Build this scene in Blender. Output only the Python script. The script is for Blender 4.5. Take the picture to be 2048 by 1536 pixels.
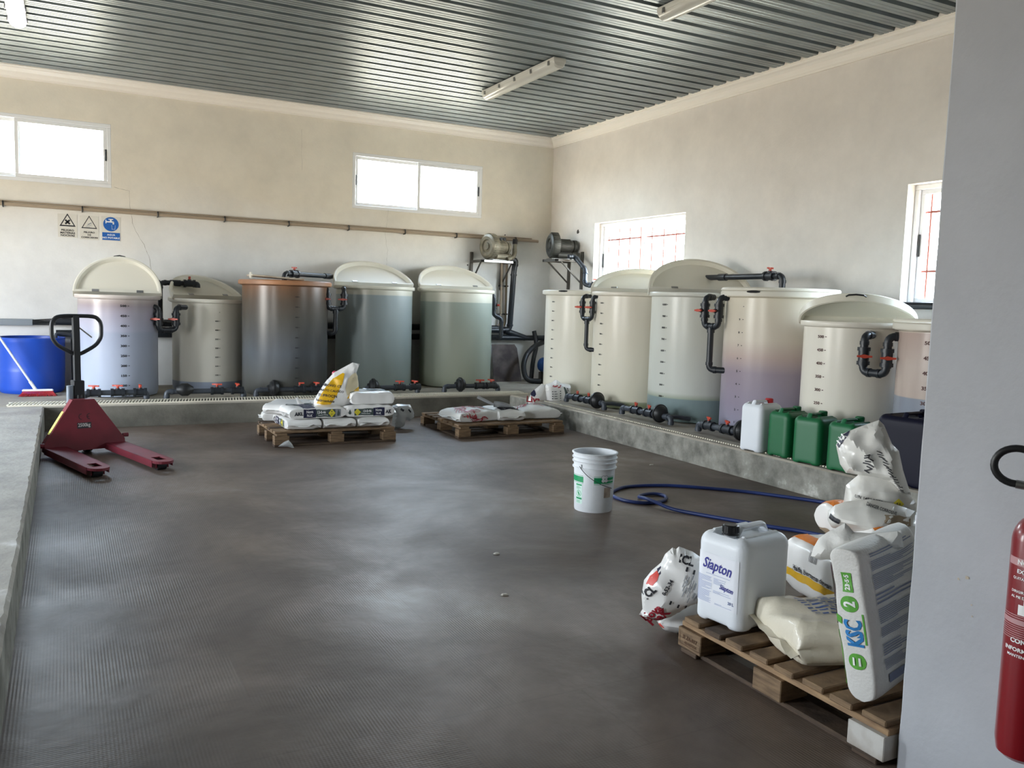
import bpy, bmesh, math, random
from mathutils import Vector, Matrix, noise
from mathutils.geometry import delaunay_2d_cdt
R_ = math.radians; PI = math.pi
S = bpy.context.scene; COL = S.collection
for o in list(bpy.data.objects): bpy.data.objects.remove(o)

# ------------------------------------------------------------------ camera
F_PX = 1701.7; YAW, PITCH, ROLL = 0.484659, -0.0946193, 0.0312235; CAM_Z = 1.4
fw = Vector((math.sin(YAW)*math.cos(PITCH), math.cos(YAW)*math.cos(PITCH), math.sin(PITCH)))
r0 = Vector((math.cos(YAW), -math.sin(YAW), 0)); u0 = r0.cross(fw)
rt = r0*math.cos(ROLL)+u0*math.sin(ROLL); up = -r0*math.sin(ROLL)+u0*math.cos(ROLL)
cd = bpy.data.cameras.new('camera'); cam = bpy.data.objects.new('camera', cd); COL.objects.link(cam)
cd.sensor_width = 36; cd.lens = F_PX/2048*36; cd.clip_start = .05; cd.clip_end = 200
m = Matrix((rt, up, -fw)).transposed().to_4x4(); m.translation = (0, 0, CAM_Z); cam.matrix_world = m
S.camera = cam

# ------------------------------------------------------------------ world and light
S.view_settings.view_transform = 'Standard'; S.view_settings.look = 'None'
S.view_settings.gamma = 1; S.view_settings.use_curve_mapping = False
S.view_settings.exposure = 0.82
w = bpy.data.worlds.new('sky'); S.world = w; w.use_nodes = True
nt = w.node_tree; nt.nodes.clear()
tc = nt.nodes.new('ShaderNodeTexCoord'); sp = nt.nodes.new('ShaderNodeSeparateXYZ')
rp = nt.nodes.new('ShaderNodeValToRGB'); bg = nt.nodes.new('ShaderNodeBackground'); wo = nt.nodes.new('ShaderNodeOutputWorld')
ma = nt.nodes.new('ShaderNodeMath'); ma.operation = 'MULTIPLY_ADD'; ma.inputs[1].default_value = .5; ma.inputs[2].default_value = .5
nt.links.new(tc.outputs['Generated'], sp.inputs[0]); nt.links.new(sp.outputs['Z'], ma.inputs[0]); nt.links.new(ma.outputs[0], rp.inputs[0])
e = rp.color_ramp.elements
e[0].position = .47; e[0].color = (.50, .45, .37, 1)      # sunlit dry ground far off
e[1].position = .52; e[1].color = (.92, .97, 1.0, 1)      # bright hazy horizon
k = e.new(.75); k.color = (.64, .80, 1.0, 1)
k = e.new(1.0); k.color = (.5, .68, 1.0, 1)
nt.links.new(rp.outputs[0], bg.inputs[0]); bg.inputs[1].default_value = 20.0
nt.links.new(bg.outputs[0], wo.inputs[0])

def portal(name, loc, rot, sx, sy):
    l = bpy.data.lights.new(name, 'AREA'); l.shape = 'RECTANGLE'; l.size = sx; l.size_y = sy
    l.cycles.is_portal = True
    o = bpy.data.objects.new(name, l); COL.objects.link(o); o.location = loc; o.rotation_euler = rot
XL, XR, YB, YF, ZC, PZ, STEPL, STEPR, STEPB = -3.6, 6.65, 11.5, -3.2, 3.9, .235, -.2, 5.02, 9.58
# openings: (a0,a1,z0,z1)
WIN_B = [(-1.43, .52, 2.63, 3.38), (3.50, 5.46, 2.63, 3.38)]
WIN_R = [(8.27, 10.27, 1.50, 2.56), (3.2, 5.2, 1.47, 2.56)]
DOOR_L = (7.4, 9.2, PZ, 2.55); DOOR_N = (3.4, 4.6, PZ, 2.1)
for a0, a1, z0, z1 in WIN_B: portal('window_light', ((a0+a1)/2, YB+.22, (z0+z1)/2), (R_(-90), 0, 0), a1-a0, z1-z0)
for a0, a1, z0, z1 in WIN_R: portal('window_light', (XR+.22, (a0+a1)/2, (z0+z1)/2), (0, R_(90), 0), z1-z0, a1-a0)
for a0, a1, z0, z1 in (DOOR_L, DOOR_N): portal('door_light', (XL-.22, (a0+a1)/2, (z0+z1)/2), (0, R_(-90), 0), z1-z0, a1-a0)

# ------------------------------------------------------------------ helpers
def ray(x, y): return fw+rt*((x-1024)/F_PX)-up*((y-768)/F_PX)
def onz(x, y, z=0.):
    d = ray(x, y); return Vector((0, 0, CAM_Z))+d*((z-CAM_Z)/d.z)
def ony(x, y, Y):
    d = ray(x, y); return Vector((0, 0, CAM_Z))+d*(Y/d.y)
def onx(x, y, X):
    d = ray(x, y); return Vector((0, 0, CAM_Z))+d*(X/d.x)
def hexc(h):
    c = [int(h[i:i+2], 16)/255 for i in (0, 2, 4)]
    return tuple([(v/12.92 if v <= .04045 else ((v+.055)/1.055)**2.4) for v in c]+[1])

MATS = {}
def mat(name, col, rough=.6, metal=0., var=0., vscale=8., bump=0., bscale=60., trans=0., coat=0., col2=None, emit=None, dscale=None, spec=None):
    if name in MATS: return MATS[name]
    m = bpy.data.materials.new(name); MATS[name] = m; m.use_nodes = True
    n = m.node_tree.nodes; L = m.node_tree.links; b = n['Principled BSDF']
    c = hexc(col) if isinstance(col, str) else col
    b.inputs['Base Color'].default_value = c; b.inputs['Roughness'].default_value = rough; b.inputs['Metallic'].default_value = metal
    if spec is not None: b.inputs['Specular IOR Level'].default_value = spec
    if coat: b.inputs['Coat Weight'].default_value = coat; b.inputs['Coat Roughness'].default_value = .15
    if emit: b.inputs['Emission Color'].default_value = hexc(emit[0]); b.inputs['Emission Strength'].default_value = emit[1]
    tcn = n.new('ShaderNodeTexCoord')
    if var:
        nz = n.new('ShaderNodeTexNoise'); nz.inputs['Scale'].default_value = vscale; nz.inputs['Detail'].default_value = 6
        L.new(tcn.outputs['Object'], nz.inputs[0])
        mx = n.new('ShaderNodeMix'); mx.data_type = 'RGBA'
        c2 = hexc(col2) if col2 else tuple([v*(1-var) for v in c[:3]]+[1])
        mx.inputs[6].default_value = c; mx.inputs[7].default_value = c2
        mr = n.new('ShaderNodeMapRange'); mr.inputs[1].default_value = .38; mr.inputs[2].default_value = .68
        mr.inputs[4].default_value = 1 if not col2 else max(var, .01)
        L.new(nz.outputs[0], mr.inputs[0]); L.new(mr.outputs[0], mx.inputs[0]); L.new(mx.outputs[2], b.inputs['Base Color'])
    if bump:
        nz = n.new('ShaderNodeTexNoise'); nz.inputs['Scale'].default_value = bscale; nz.inputs['Detail'].default_value = 4
        L.new(tcn.outputs['Object'], nz.inputs[0])
        bp = n.new('ShaderNodeBump'); bp.inputs['Strength'].default_value = bump; bp.inputs['Distance'].default_value = .01
        L.new(nz.outputs[0], bp.inputs['Height']); L.new(bp.outputs[0], b.inputs['Normal'])
    if trans:
        tl = n.new('ShaderNodeBsdfTranslucent'); tl.inputs[0].default_value = c
        ms = n.new('ShaderNodeMixShader'); ms.inputs[0].default_value = trans
        out = n['Material Output']; L.new(b.outputs[0], ms.inputs[1]); L.new(tl.outputs[0], ms.inputs[2]); L.new(ms.outputs[0], out.inputs[0])
    return m

def nodes_of(m): return m.node_tree.nodes, m.node_tree.links, m.node_tree.nodes['Principled BSDF']

class MB:
    def __init__(s): s.v = []; s.f = []
    def add(s, vs, fs):
        o = len(s.v); s.v += [tuple(p) for p in vs]; s.f += [tuple(i+o for i in f) for f in fs]; return s
    def box(s, c, d, M=None, bev=0.):
        x, y, z = d[0]/2, d[1]/2, d[2]/2; c = Vector(c)
        if bev <= 0:
            vs = [Vector((i*x, j*y, k*z)) for k in (-1, 1) for j in (-1, 1) for i in (-1, 1)]
            fs = [(0, 2, 3, 1), (4, 5, 7, 6), (0, 1, 5, 4), (2, 6, 7, 3), (0, 4, 6, 2), (1, 3, 7, 5)]
        else:
            b = min(bev, x*.95, y*.95, z*.95); bm = bmesh.new(); bmesh.ops.create_cube(bm, size=1)
            for v in bm.verts: v.co = Vector((v.co.x*2*x, v.co.y*2*y, v.co.z*2*z))
            bmesh.ops.bevel(bm, geom=bm.edges[:], offset=b, segments=2 if b > .01 else 1, affect='EDGES', profile=.5)
            bm.verts.index_update(); vs = [v.co.copy() for v in bm.verts]; fs = [tuple(v.index for v in f.verts) for f in bm.faces]; bm.free()
        if M is not None: vs = [M @ v for v in vs]
        return s.add([v+c for v in vs], fs)
    def bx(s, x0, x1, y0, y1, z0, z1, bev=0.): return s.box(((x0+x1)/2, (y0+y1)/2, (z0+z1)/2), (abs(x1-x0), abs(y1-y0), abs(z1-z0)), None, bev)
    def tube(s, pts, r, n=12, cap=True, closed=False):
        P = [Vector(p) for p in pts]; N = len(P); rs = r if isinstance(r, (list, tuple)) else [r]*N
        o = len(s.v); T = []
        for i in range(N):
            if closed: t = P[(i+1) % N]-P[i-1]
            else: t = P[min(i+1, N-1)]-P[max(i-1, 0)]
            T.append(t.normalized())
        a = T[0].orthogonal().normalized()
        for i in range(N):
            a = (a-T[i]*a.dot(T[i])); a = a.normalized() if a.length > 1e-6 else T[i].orthogonal().normalized(); b = T[i].cross(a)
            k = 1.0
            if 0 < i < N-1 and not closed:
                c = (P[i]-P[i-1]).normalized().dot((P[i+1]-P[i]).normalized()); k = 1
            for j in range(n):
                q = 2*PI*j/n; s.v.append(tuple(P[i]+(a*math.cos(q)+b*math.sin(q))*rs[i]*k))
        m_ = N if closed else N-1
        for i in range(m_):
            for j in range(n):
                A = o+i*n+j; B = o+i*n+(j+1) % n; C = o+((i+1) % N)*n+(j+1) % n; D = o+((i+1) % N)*n+j
                s.f.append((A, B, C, D))
        if cap and not closed:
            s.f.append(tuple(o+j for j in reversed(range(n)))); s.f.append(tuple(o+(N-1)*n+j for j in range(n)))
        return s
    def cyl(s, a, b, r, n=16, r2=None): return s.tube([a, b], [r, r if r2 is None else r2], n)
    def lathe(s, prof, n=48, c=(0, 0, 0), M=None, a0=0, a1=2*PI):
        full = abs(a1-a0-2*PI) < 1e-6; o = len(s.v); c = Vector(c); m_ = n if full else n+1
        for i in range(m_):
            q = a0+(a1-a0)*i/n
            for (r, z) in prof:
                p = Vector((r*math.cos(q), r*math.sin(q), z))
                if M is not None: p = M @ p
                s.v.append(tuple(p+c))
        k = len(prof)
        for i in range(n):
            A = o+i*k; B = o+((i+1) % m_)*k
            for j in range(k-1):
                if prof[j][0] < 1e-6 and prof[j+1][0] < 1e-6: continue
                s.f.append((A+j, B+j, B+j+1, A+j+1))
        return s
    def grid(s, fn, nu, nv):
        o = len(s.v)
        for i in range(nu+1):
            for j in range(nv+1): s.v.append(tuple(fn(i/nu, j/nv)))
        for i in range(nu):
            for j in range(nv):
                a = o+i*(nv+1)+j; s.f.append((a, a+nv+1, a+nv+2, a+1))
        return s
    def build(s, name, m, parent=None, smooth=False, merge=False, ang=35):
        me = bpy.data.meshes.new(name); me.from_pydata(s.v, [], s.f)
        if merge:
            bm = bmesh.new(); bm.from_mesh(me); bmesh.ops.remove_doubles(bm, verts=bm.verts[:], dist=1e-5); bmesh.ops.recalc_face_normals(bm, faces=bm.faces[:]); bm.to_mesh(me); bm.free()
        me.update()
        if m: me.materials.append(m)
        o = bpy.data.objects.new(name, me); COL.objects.link(o)
        if parent: o.parent = parent
        if smooth:
            me.shade_smooth()
            try: me.set_sharp_from_angle(angle=R_(ang))
            except Exception: pass
        return o
def tag(o, label=None, cat=None, group=None, kind=None):
    if label: o['label'] = label
    if cat: o['category'] = cat
    if group: o['group'] = group
    if kind: o['kind'] = kind
    return o
def empty(name, loc=(0, 0, 0), rz=0., label=None, cat=None, group=None, kind=None, rot=None):
    o = bpy.data.objects.new(name, None); COL.objects.link(o); o.location = loc; o.rotation_euler = rot or (0, 0, rz)
    o.empty_display_size = .1
    return tag(o, label, cat, group, kind)
def struct(o, label, cat='room'): return tag(o, label, None, None, 'structure')

_tx = {}
def text_geo(t, bold=.0, sx=1.):
    k = (t, bold, sx)
    if k in _tx: return _tx[k]
    c = bpy.data.curves.new('t', 'FONT'); c.body = t; c.size = 1; c.align_x = 'CENTER'; c.align_y = 'CENTER'; c.offset = bold; c.resolution_u = 2
    c.fill_mode = 'FRONT'
    o = bpy.data.objects.new('t', c); COL.objects.link(o)
    dg = bpy.context.evaluated_depsgraph_get(); me = o.evaluated_get(dg).to_mesh()
    vs = [(v.co.x*sx, v.co.y) for v in me.vertices]; fs = [tuple(p.vertices) for p in me.polygons]
    o.evaluated_get(dg).to_mesh_clear(); bpy.data.objects.remove(o); bpy.data.curves.remove(c)
    if vs:
        x0 = min(v[0] for v in vs); x1 = max(v[0] for v in vs); y0 = min(v[1] for v in vs); y1 = max(v[1] for v in vs)
        vs = [(x-(x0+x1)/2, y-(y0+y1)/2) for x, y in vs]
    _tx[k] = (vs, fs); return _tx[k]
def put_text(mb, t, fn, cx, cy, size, rot=0., bold=.02, sx=1.):
    vs, fs = text_geo(t, bold, sx); c, s_ = math.cos(rot), math.sin(rot)
    mb.add([fn(cx+size*(x*c-y*s_), cy+size*(x*s_+y*c)) for x, y in vs], fs)
def rect(mb, fn, u0, u1, v0, v1, nu=4, nv=4, rot=0, piv=None):
    cx, cy = piv or ((u0+u1)/2, (v0+v1)/2); c, s_ = math.cos(rot), math.sin(rot)
    def g(a, b):
        x = u0+(u1-u0)*a-cx; y = v0+(v1-v0)*b-cy
        return fn(cx+x*c-y*s_, cy+x*s_+y*c)
    mb.grid(g, nu, nv)
def disc(mb, fn, cx, cy, r, n=20, ri=0, sx=1):
    o = []
    for i in range(n):
        q = 2*PI*i/n; o.append((cx+r*sx*math.cos(q), cy+r*math.sin(q)))
    if ri:
        inn = [(cx+ri*sx*math.cos(2*PI*i/n), cy+ri*math.sin(2*PI*i/n)) for i in range(n)]
        mb.add([fn(*p) for p in o+inn], [(i, (i+1) % n, n+(i+1) % n, n+i) for i in range(n)])
    else: mb.add([fn(*p) for p in [(cx, cy)]+o], [(0, i+1, (i+1) % n+1) for i in range(n)])
def poly(mb, fn, pts): mb.add([fn(*p) for p in pts], [tuple(range(len(pts)))])
def fractal(p, o=3):
    v = 0; a = 1
    for i in range(o): v += a*noise.noise(p); p = p*2.03+Vector((3.1, 1.7, 9.2)); a *= .5
    return v

# ------------------------------------------------------------------ materials of the room
def wall_mat(name, base, low, warm=.5):
    m = mat(name, base, .85, bump=.12, bscale=45); n, L, b = nodes_of(m)
    t = n.new('ShaderNodeTexCoord'); s1 = n.new('ShaderNodeSeparateXYZ'); L.new(t.outputs['Object'], s1.inputs[0])
    nz = n.new('ShaderNodeTexNoise'); nz.inputs['Scale'].default_value = .9; nz.inputs['Detail'].default_value = 5; L.new(t.outputs['Object'], nz.inputs[0])
    ad = n.new('ShaderNodeMath'); ad.operation = 'MULTIPLY_ADD'; L.new(nz.outputs[0], ad.inputs[0]); ad.inputs[1].default_value = 1.1; L.new(s1.outputs['Z'], ad.inputs[2])
    mr = n.new('ShaderNodeMapRange'); mr.inputs[1].default_value = 2.4; mr.inputs[2].default_value = 3.3; mr.inputs[4].default_value = warm; L.new(ad.outputs[0], mr.inputs[0])  # warm bounce light painted into the upper wall colour, cooler daylight tint below
    mx = n.new('ShaderNodeMix'); mx.data_type = 'RGBA'; mx.inputs[6].default_value = hexc(low); mx.inputs[7].default_value = hexc(base); L.new(mr.outputs[0], mx.inputs[0])
    n2 = n.new('ShaderNodeTexNoise'); n2.inputs['Scale'].default_value = 2.3; n2.inputs['Detail'].default_value = 8; n2.inputs['Roughness'].default_value = .65; L.new(t.outputs['Object'], n2.inputs[0])
    m2 = n.new('ShaderNodeMapRange'); m2.inputs[1].default_value = .35; m2.inputs[2].default_value = .75; m2.inputs[3].default_value = 1.0; m2.inputs[4].default_value = .86; L.new(n2.outputs[0], m2.inputs[0])
    hs = n.new('ShaderNodeHueSaturation'); L.new(m2.outputs[0], hs.inputs['Value']); L.new(mx.outputs[2], hs.inputs['Color']); L.new(hs.outputs[0], b.inputs['Base Color'])
    return m
M_WALL = wall_mat('plaster', 'e8dfce', 'e4e3e0', 1.0)
M_WALLR = wall_mat('plaster_right', 'e4dcd2', 'e5e3de', 1.0)
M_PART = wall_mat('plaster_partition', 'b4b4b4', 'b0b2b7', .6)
M_TRIM = mat('cornice_plaster', 'eee6da', .8)
M_WHITE = mat('white_metal', 'e8e8e8', .4)
M_SHEET = mat('roof_sheet_metal', '8b9496', .38, metal=.5, var=.2, vscale=3)
def conc_mat(name, base, dark, sc=3., rough=.85, streak=None, light=None):
    m = mat(name, base, rough, bump=.35, bscale=30); n, L, b = nodes_of(m)
    t = n.new('ShaderNodeTexCoord')
    nz = n.new('ShaderNodeTexNoise'); nz.inputs['Scale'].default_value = sc; nz.inputs['Detail'].default_value = 9; nz.inputs['Roughness'].default_value = .62; L.new(t.outputs['Object'], nz.inputs[0])
    r = n.new('ShaderNodeValToRGB'); L.new(nz.outputs[0], r.inputs[0]); L.new(r.outputs[0], b.inputs['Base Color'])
    r.color_ramp.elements[0].position = .3; r.color_ramp.elements[0].color = hexc(dark)
    r.color_ramp.elements[1].position = .62; r.color_ramp.elements[1].color = hexc(base)
    if light: k = r.color_ramp.elements.new(.74); k.color = hexc(light)
    return m
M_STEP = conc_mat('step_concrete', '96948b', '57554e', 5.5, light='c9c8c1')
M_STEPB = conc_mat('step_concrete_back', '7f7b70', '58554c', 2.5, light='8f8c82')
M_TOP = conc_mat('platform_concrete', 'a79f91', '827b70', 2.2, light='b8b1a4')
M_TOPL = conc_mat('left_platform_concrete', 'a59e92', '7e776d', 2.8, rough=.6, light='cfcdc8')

def floor_mat():
    m = mat('floor_concrete', '7d7066', .6); n, L, b = nodes_of(m)
    t = n.new('ShaderNodeTexCoord')
    nz = n.new('ShaderNodeTexNoise'); nz.inputs['Scale'].default_value = .9; nz.inputs['Detail'].default_value = 10; nz.inputs['Roughness'].default_value = .6; nz.inputs['Distortion'].default_value = .4
    mp = n.new('ShaderNodeMapping'); mp.inputs['Scale'].default_value = (1.1, 1.0, 1); L.new(t.outputs['Object'], mp.inputs[0]); L.new(mp.outputs[0], nz.inputs[0])
    r = n.new('ShaderNodeValToRGB'); L.new(nz.outputs[0], r.inputs[0])
    E = r.color_ramp.elements; E[0].position = .3; E[0].color = hexc('493b31'); E[1].position = .6; E[1].color = hexc('716257'); k = E.new(.48); k.color = hexc('5e5045'); k = E.new(.75); k.color = hexc('8c8279')
    # fine brushed grooves in patches
    wv = n.new('ShaderNodeTexWave'); wv.wave_type = 'BANDS'; wv.bands_direction = 'X'; wv.inputs['Scale'].default_value = 27; wv.inputs['Distortion'].default_value = .6; wv.inputs['Detail'].default_value = 1; wv.inputs['Detail Scale'].default_value = 2
    wy = n.new('ShaderNodeTexWave'); wy.wave_type = 'BANDS'; wy.bands_direction = 'Y'; wy.inputs['Scale'].default_value = 27; wy.inputs['Distortion'].default_value = .6; wy.inputs['Detail'].default_value = 1
    L.new(t.outputs['Object'], wv.inputs[0]); L.new(t.outputs['Object'], wy.inputs[0])
    bk = n.new('ShaderNodeTexBrick'); L.new(t.outputs['Object'], bk.inputs[0]); bk.inputs['Scale'].default_value = 1; bk.inputs['Brick Width'].default_value = .55; bk.inputs['Row Height'].default_value = .42
    bk.inputs['Mortar Size'].default_value = .004; bk.inputs['Color1'].default_value = (0, 0, 0, 1); bk.inputs['Color2'].default_value = (1, 1, 1, 1); bk.inputs['Mortar'].default_value = (.5, .5, .5, 1); bk.inputs['Bias'].default_value = -.3
    mw = n.new('ShaderNodeMix'); mw.data_type = 'RGBA'; L.new(bk.outputs['Color'], mw.inputs[0]); L.new(wv.outputs[0], mw.inputs[6]); L.new(wy.outputs[0], mw.inputs[7])
    n3 = n.new('ShaderNodeTexNoise'); n3.inputs['Scale'].default_value = 1.4; n3.inputs['Detail'].default_value = 3; L.new(t.outputs['Object'], n3.inputs[0])
    mk = n.new('ShaderNodeMapRange'); mk.inputs[1].default_value = .38; mk.inputs[2].default_value = .6; L.new(n3.outputs[0], mk.inputs[0])
    mu = n.new('ShaderNodeMix'); mu.data_type = 'RGBA'; mu.inputs[6].default_value = (.5, .5, .5, 1); L.new(mk.outputs[0], mu.inputs[0]); L.new(mw.outputs[2], mu.inputs[7])
    bp = n.new('ShaderNodeBump'); bp.inputs['Strength'].default_value = .2; bp.inputs['Distance'].default_value = .004; L.new(mu.outputs[2], bp.inputs['Height'])
    b2 = n.new('ShaderNodeBump'); b2.inputs['Strength'].default_value = .4; b2.inputs['Distance'].default_value = .012
    n4 = n.new('ShaderNodeTexNoise'); n4.inputs['Scale'].default_value = 7; n4.inputs['Detail'].default_value = 6; L.new(t.outputs['Object'], n4.inputs[0]); L.new(n4.outputs[0], b2.inputs['Height']); L.new(b2.outputs[0], bp.inputs['Normal'])
    L.new(bp.outputs[0], b.inputs['Normal'])
    # joints
    ov = n.new('ShaderNodeMix'); ov.data_type = 'RGBA'; ov.blend_type = 'MULTIPLY'; ov.inputs[7].default_value = (.55, .5, .46, 1)
    jf = n.new('ShaderNodeMath'); jf.operation = 'MULTIPLY'; jf.inputs[1].default_value = .22; L.new(bk.outputs['Fac'], jf.inputs[0])
    L.new(jf.outputs[0], ov.inputs[0]); L.new(r.outputs[0], ov.inputs[6])
    gr = n.new('ShaderNodeMix'); gr.data_type = 'RGBA'; gr.blend_type = 'OVERLAY'; gr.inputs[0].default_value = .08; L.new(ov.outputs[2], gr.inputs[6]); L.new(mu.outputs[2], gr.inputs[7])
    L.new(gr.outputs[2], b.inputs['Base Color'])
    rr = n.new('ShaderNodeMapRange'); rr.inputs[1].default_value = .35; rr.inputs[2].default_value = .7; rr.inputs[3].default_value = .56; rr.inputs[4].default_value = .38; L.new(nz.outputs[0], rr.inputs[0]); L.new(rr.outputs[0], b.inputs['Roughness'])
    return m
M_FLOOR = floor_mat()

# ------------------------------------------------------------------ room shell
b = MB(); b.bx(STEPL-.02, STEPR+.02, YF, STEPB+.02, -.1, 0); struct(b.build('floor', M_FLOOR), 'brown grey brushed concrete floor of the sunken bay')
b = MB(); b.bx(STEPR+.02, XR, YF, YB, -.1, 0).bx(XL, STEPL-.02, YF, YB, -.1, 0).bx(STEPL-.02, STEPR+.02, STEPB+.02, YB, -.1, 0); struct(b.build('floor', M_STEP), 'concrete bed under the raised platforms')
def rough_slab(name, m, x0, x1, y0, y1, lab, jag, axis):
    # top slab with a slightly chipped edge
    nx = max(2, int((x1-x0)/.06)) if axis == 'x' else 2; ny = max(2, int((y1-y0)/.06)) if axis == 'y' else 2
    mb = MB()
    def edge(t): return jag*(fractal(Vector((t*9, 1.3, .2)))*.5+max(0, fractal(Vector((t*31, 4, 2))))*.5)
    n = nx if axis == 'x' else ny
    vs = []; fs = []
    for i in range(n+1):
        t = i/n
        if axis == 'y':
            y = y0+(y1-y0)*t; e_ = edge(y); xe, xo = (x1, x0) if jag > 0 else (x0, x1)
            s_ = -1 if jag > 0 else 1
            ring = [(xo, y, .001), (xo, y, PZ), (xe+s_*(abs(e_)+.012), y, PZ), (xe+s_*abs(e_)*.3, y, PZ-.014-abs(e_)*.4), (xe, y, 0.001)]
        else:
            x = x0+(x1-x0)*t; e_ = edge(x)
            ring = [(x, y1, .001), (x, y1, PZ), (x, y0+abs(e_)+.012, PZ), (x, y0+abs(e_)*.3, PZ-.014-abs(e_)*.4), (x, y0, 0.001)]
        vs += ring
    k = 5
    for i in range(n):
        for j in range(k-1): fs.append((i*k+j, i*k+j+1, (i+1)*k+j+1, (i+1)*k+j))
    mb.add(vs, fs)
    me = mb.build(name, m[0], None, merge=True); me.data.materials.append(m[1])
    for p in me.data.polygons:
        c = p.center
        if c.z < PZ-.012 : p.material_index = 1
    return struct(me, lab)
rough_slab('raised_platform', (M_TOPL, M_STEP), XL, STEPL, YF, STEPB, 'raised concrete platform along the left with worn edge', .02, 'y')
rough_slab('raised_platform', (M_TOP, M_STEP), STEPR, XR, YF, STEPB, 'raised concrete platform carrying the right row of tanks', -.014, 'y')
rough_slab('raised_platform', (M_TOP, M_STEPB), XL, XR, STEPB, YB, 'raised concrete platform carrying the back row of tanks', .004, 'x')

def wall_with_holes(name, m, axis, pos, thick, a0, a1, z0, z1, holes, lab):
    mb = MB(); hs = sorted(holes)
    def bx(p, q, r_, s_):
        if q-p < 1e-4 or s_-r_ < 1e-4: return
        if axis == 'y': mb.bx(p, q, pos, pos+thick, r_, s_)
        else: mb.bx(pos, pos+thick, p, q, r_, s_)
    cur = a0
    for h in hs:
        bx(cur, h[0], z0, z1); bx(h[0], h[1], z0, h[2]); bx(h[0], h[1], h[3], z1); cur = h[1]
    bx(cur, a1, z0, z1)
    return struct(mb.build(name, m), lab)
wall_with_holes('wall_back', M_WALL, 'y', YB, .2, XL-.2, XR+.2, -.1, ZC+.1, WIN_B, 'cream plastered back wall with two high windows')
wall_with_holes('wall_right', M_WALLR, 'x', XR, .2, YF, YB, -.1, ZC+.1, WIN_R, 'cream plastered right wall with two barred windows')
wall_with_holes('wall_left', M_WALL, 'x', XL-.2, .2, YF, YB, -.1, ZC+.1, [DOOR_N, DOOR_L], 'plastered left wall with two doorways')
wall_with_holes('wall_front', M_WALL, 'y', YF-.2, .2, XL-.2, XR+.2, -.1, ZC+.1, [], 'plastered front wall')
# partition stub at the right of the view; its face looks left, its slightly uneven arris is the visible edge
PX, PY = 2.262, 1.66
b = MB(); 
def arris(z): return .0025*fractal(Vector((z*7, 0, 3)))
nz_ = 80; vs = []; fs = []
for i in range(nz_+1):
    z = (ZC+.02)*i/nz_; e_ = arris(z)
    vs += [(PX, YF+.0, z), (PX, PY-.008, z), (PX+.004, PY-.002+e_, z), (PX+.012, PY+e_, z), (PX+.2, PY, z), (PX+.2, YF, z)]
for i in range(nz_):
    for j in range(5): fs.append((i*6+j, (i+1)*6+j, (i+1)*6+j+1, i*6+j+1))
b.add(vs, fs); struct(b.build('wall_partition', M_PART, merge=True), 'pale grey plastered partition wall in the right foreground')

# ceiling: slab above, corrugated sheets below as separate sheets
b = MB(); b.bx(XL-.2, XR+.2, YF-.2, YB+.2, ZC+.06, ZC+.2); ceil = struct(b.build('ceiling', M_SHEET), 'dark grey corrugated metal roof deck seen from below')
pitch = .2165
def sheet_mesh(x0, x1, npitch, off):
    prof = []
    for k in range(npitch):
        y = k*pitch
        prof += [(y, 0), (y+.045, 0), (y+.048, .004), (y+.056, .004), (y+.059, 0), (y+.096, 0), (y+.099, .004), (y+.107, .004), (y+.11, 0), (y+.148, 0), (y+.152, .075), (y+.212, .075), (y+pitch, 0)]
    mb = MB(); nx = 1
    for (y, z) in prof:
        mb.v += [(x0, y, z+off), (x1, y, z+off)]
    for i in range(len(prof)-1): mb.f.append((2*i, 2*i+1, 2*i+3, 2*i+2))
    me = bpy.data.meshes.new('roof_sheet'); me.from_pydata(mb.v, [], mb.f); me.materials.append(M_SHEET); return me
y = 5.1-.168-38*pitch; rows = 13
shs = [(sheet_mesh(XL, 2.15, 5, 0), sheet_mesh(2.11, XR, 5, .0015)), (sheet_mesh(XL, 2.15, 3, 0), sheet_mesh(2.11, XR, 3, .0015))]
for k in range(rows+1):
    for me in shs[k == rows]:
        o = bpy.data.objects.new('roof_sheet', me); COL.objects.link(o); o.parent = ceil; o.location = (0, y+k*5*pitch, ZC)
# cornice mouldings
def cornice(name, axis, a0, a1, pos, lab):
    prof = [(0, -.13), (.018, -.13), (.02, -.112), (.03, -.105), (.042, -.085), (.05, -.06), (.075, -.04), (.1, -.03), (.105, -.012), (.115, -.008), (.115, .012), (0, .012)]
    mb = MB()
    for a in (a0, a1):
        for (d, z) in prof: mb.v.append((a, pos-d, ZC+z) if axis == 'y' else (pos-d, a, ZC+z))
    n = len(prof)
    for j in range(n): mb.f.append((j, (j+1) % n, n+(j+1) % n, n+j))
    return struct(mb.build(name, M_TRIM), lab)
cornice('trim_1', 'y', XL, XR, YB, 'white plaster cornice along the back wall')
t2 = cornice('trim_2', 'x', YF, YB, XR, 'white plaster cornice along the right wall')
t = 5.1-.148-.02-20*pitch+.181
rnd = random.Random(3)
while t < YB:
    b = MB(); w_ = .03+rnd.random()*.014
    b.add([(XR-.125, t-w_, ZC-.002), (XR-.125, t+w_, ZC-.002), (XR-.123, t+w_*.7, ZC+.03), (XR-.123, t-w_*.7, ZC+.033), (XR-.05, t-w_, ZC-.002), (XR-.05, t+w_, ZC-.002), (XR-.05, t+w_*.7, ZC+.03), (XR-.05, t-w_*.7, ZC+.03)],
          [(0, 1, 2, 3), (0, 4, 5, 1), (1, 5, 6, 2), (0, 3, 7, 4), (2, 6, 7, 3)])
    b.build('rib_filler', M_TRIM, t2); t += pitch

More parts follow.
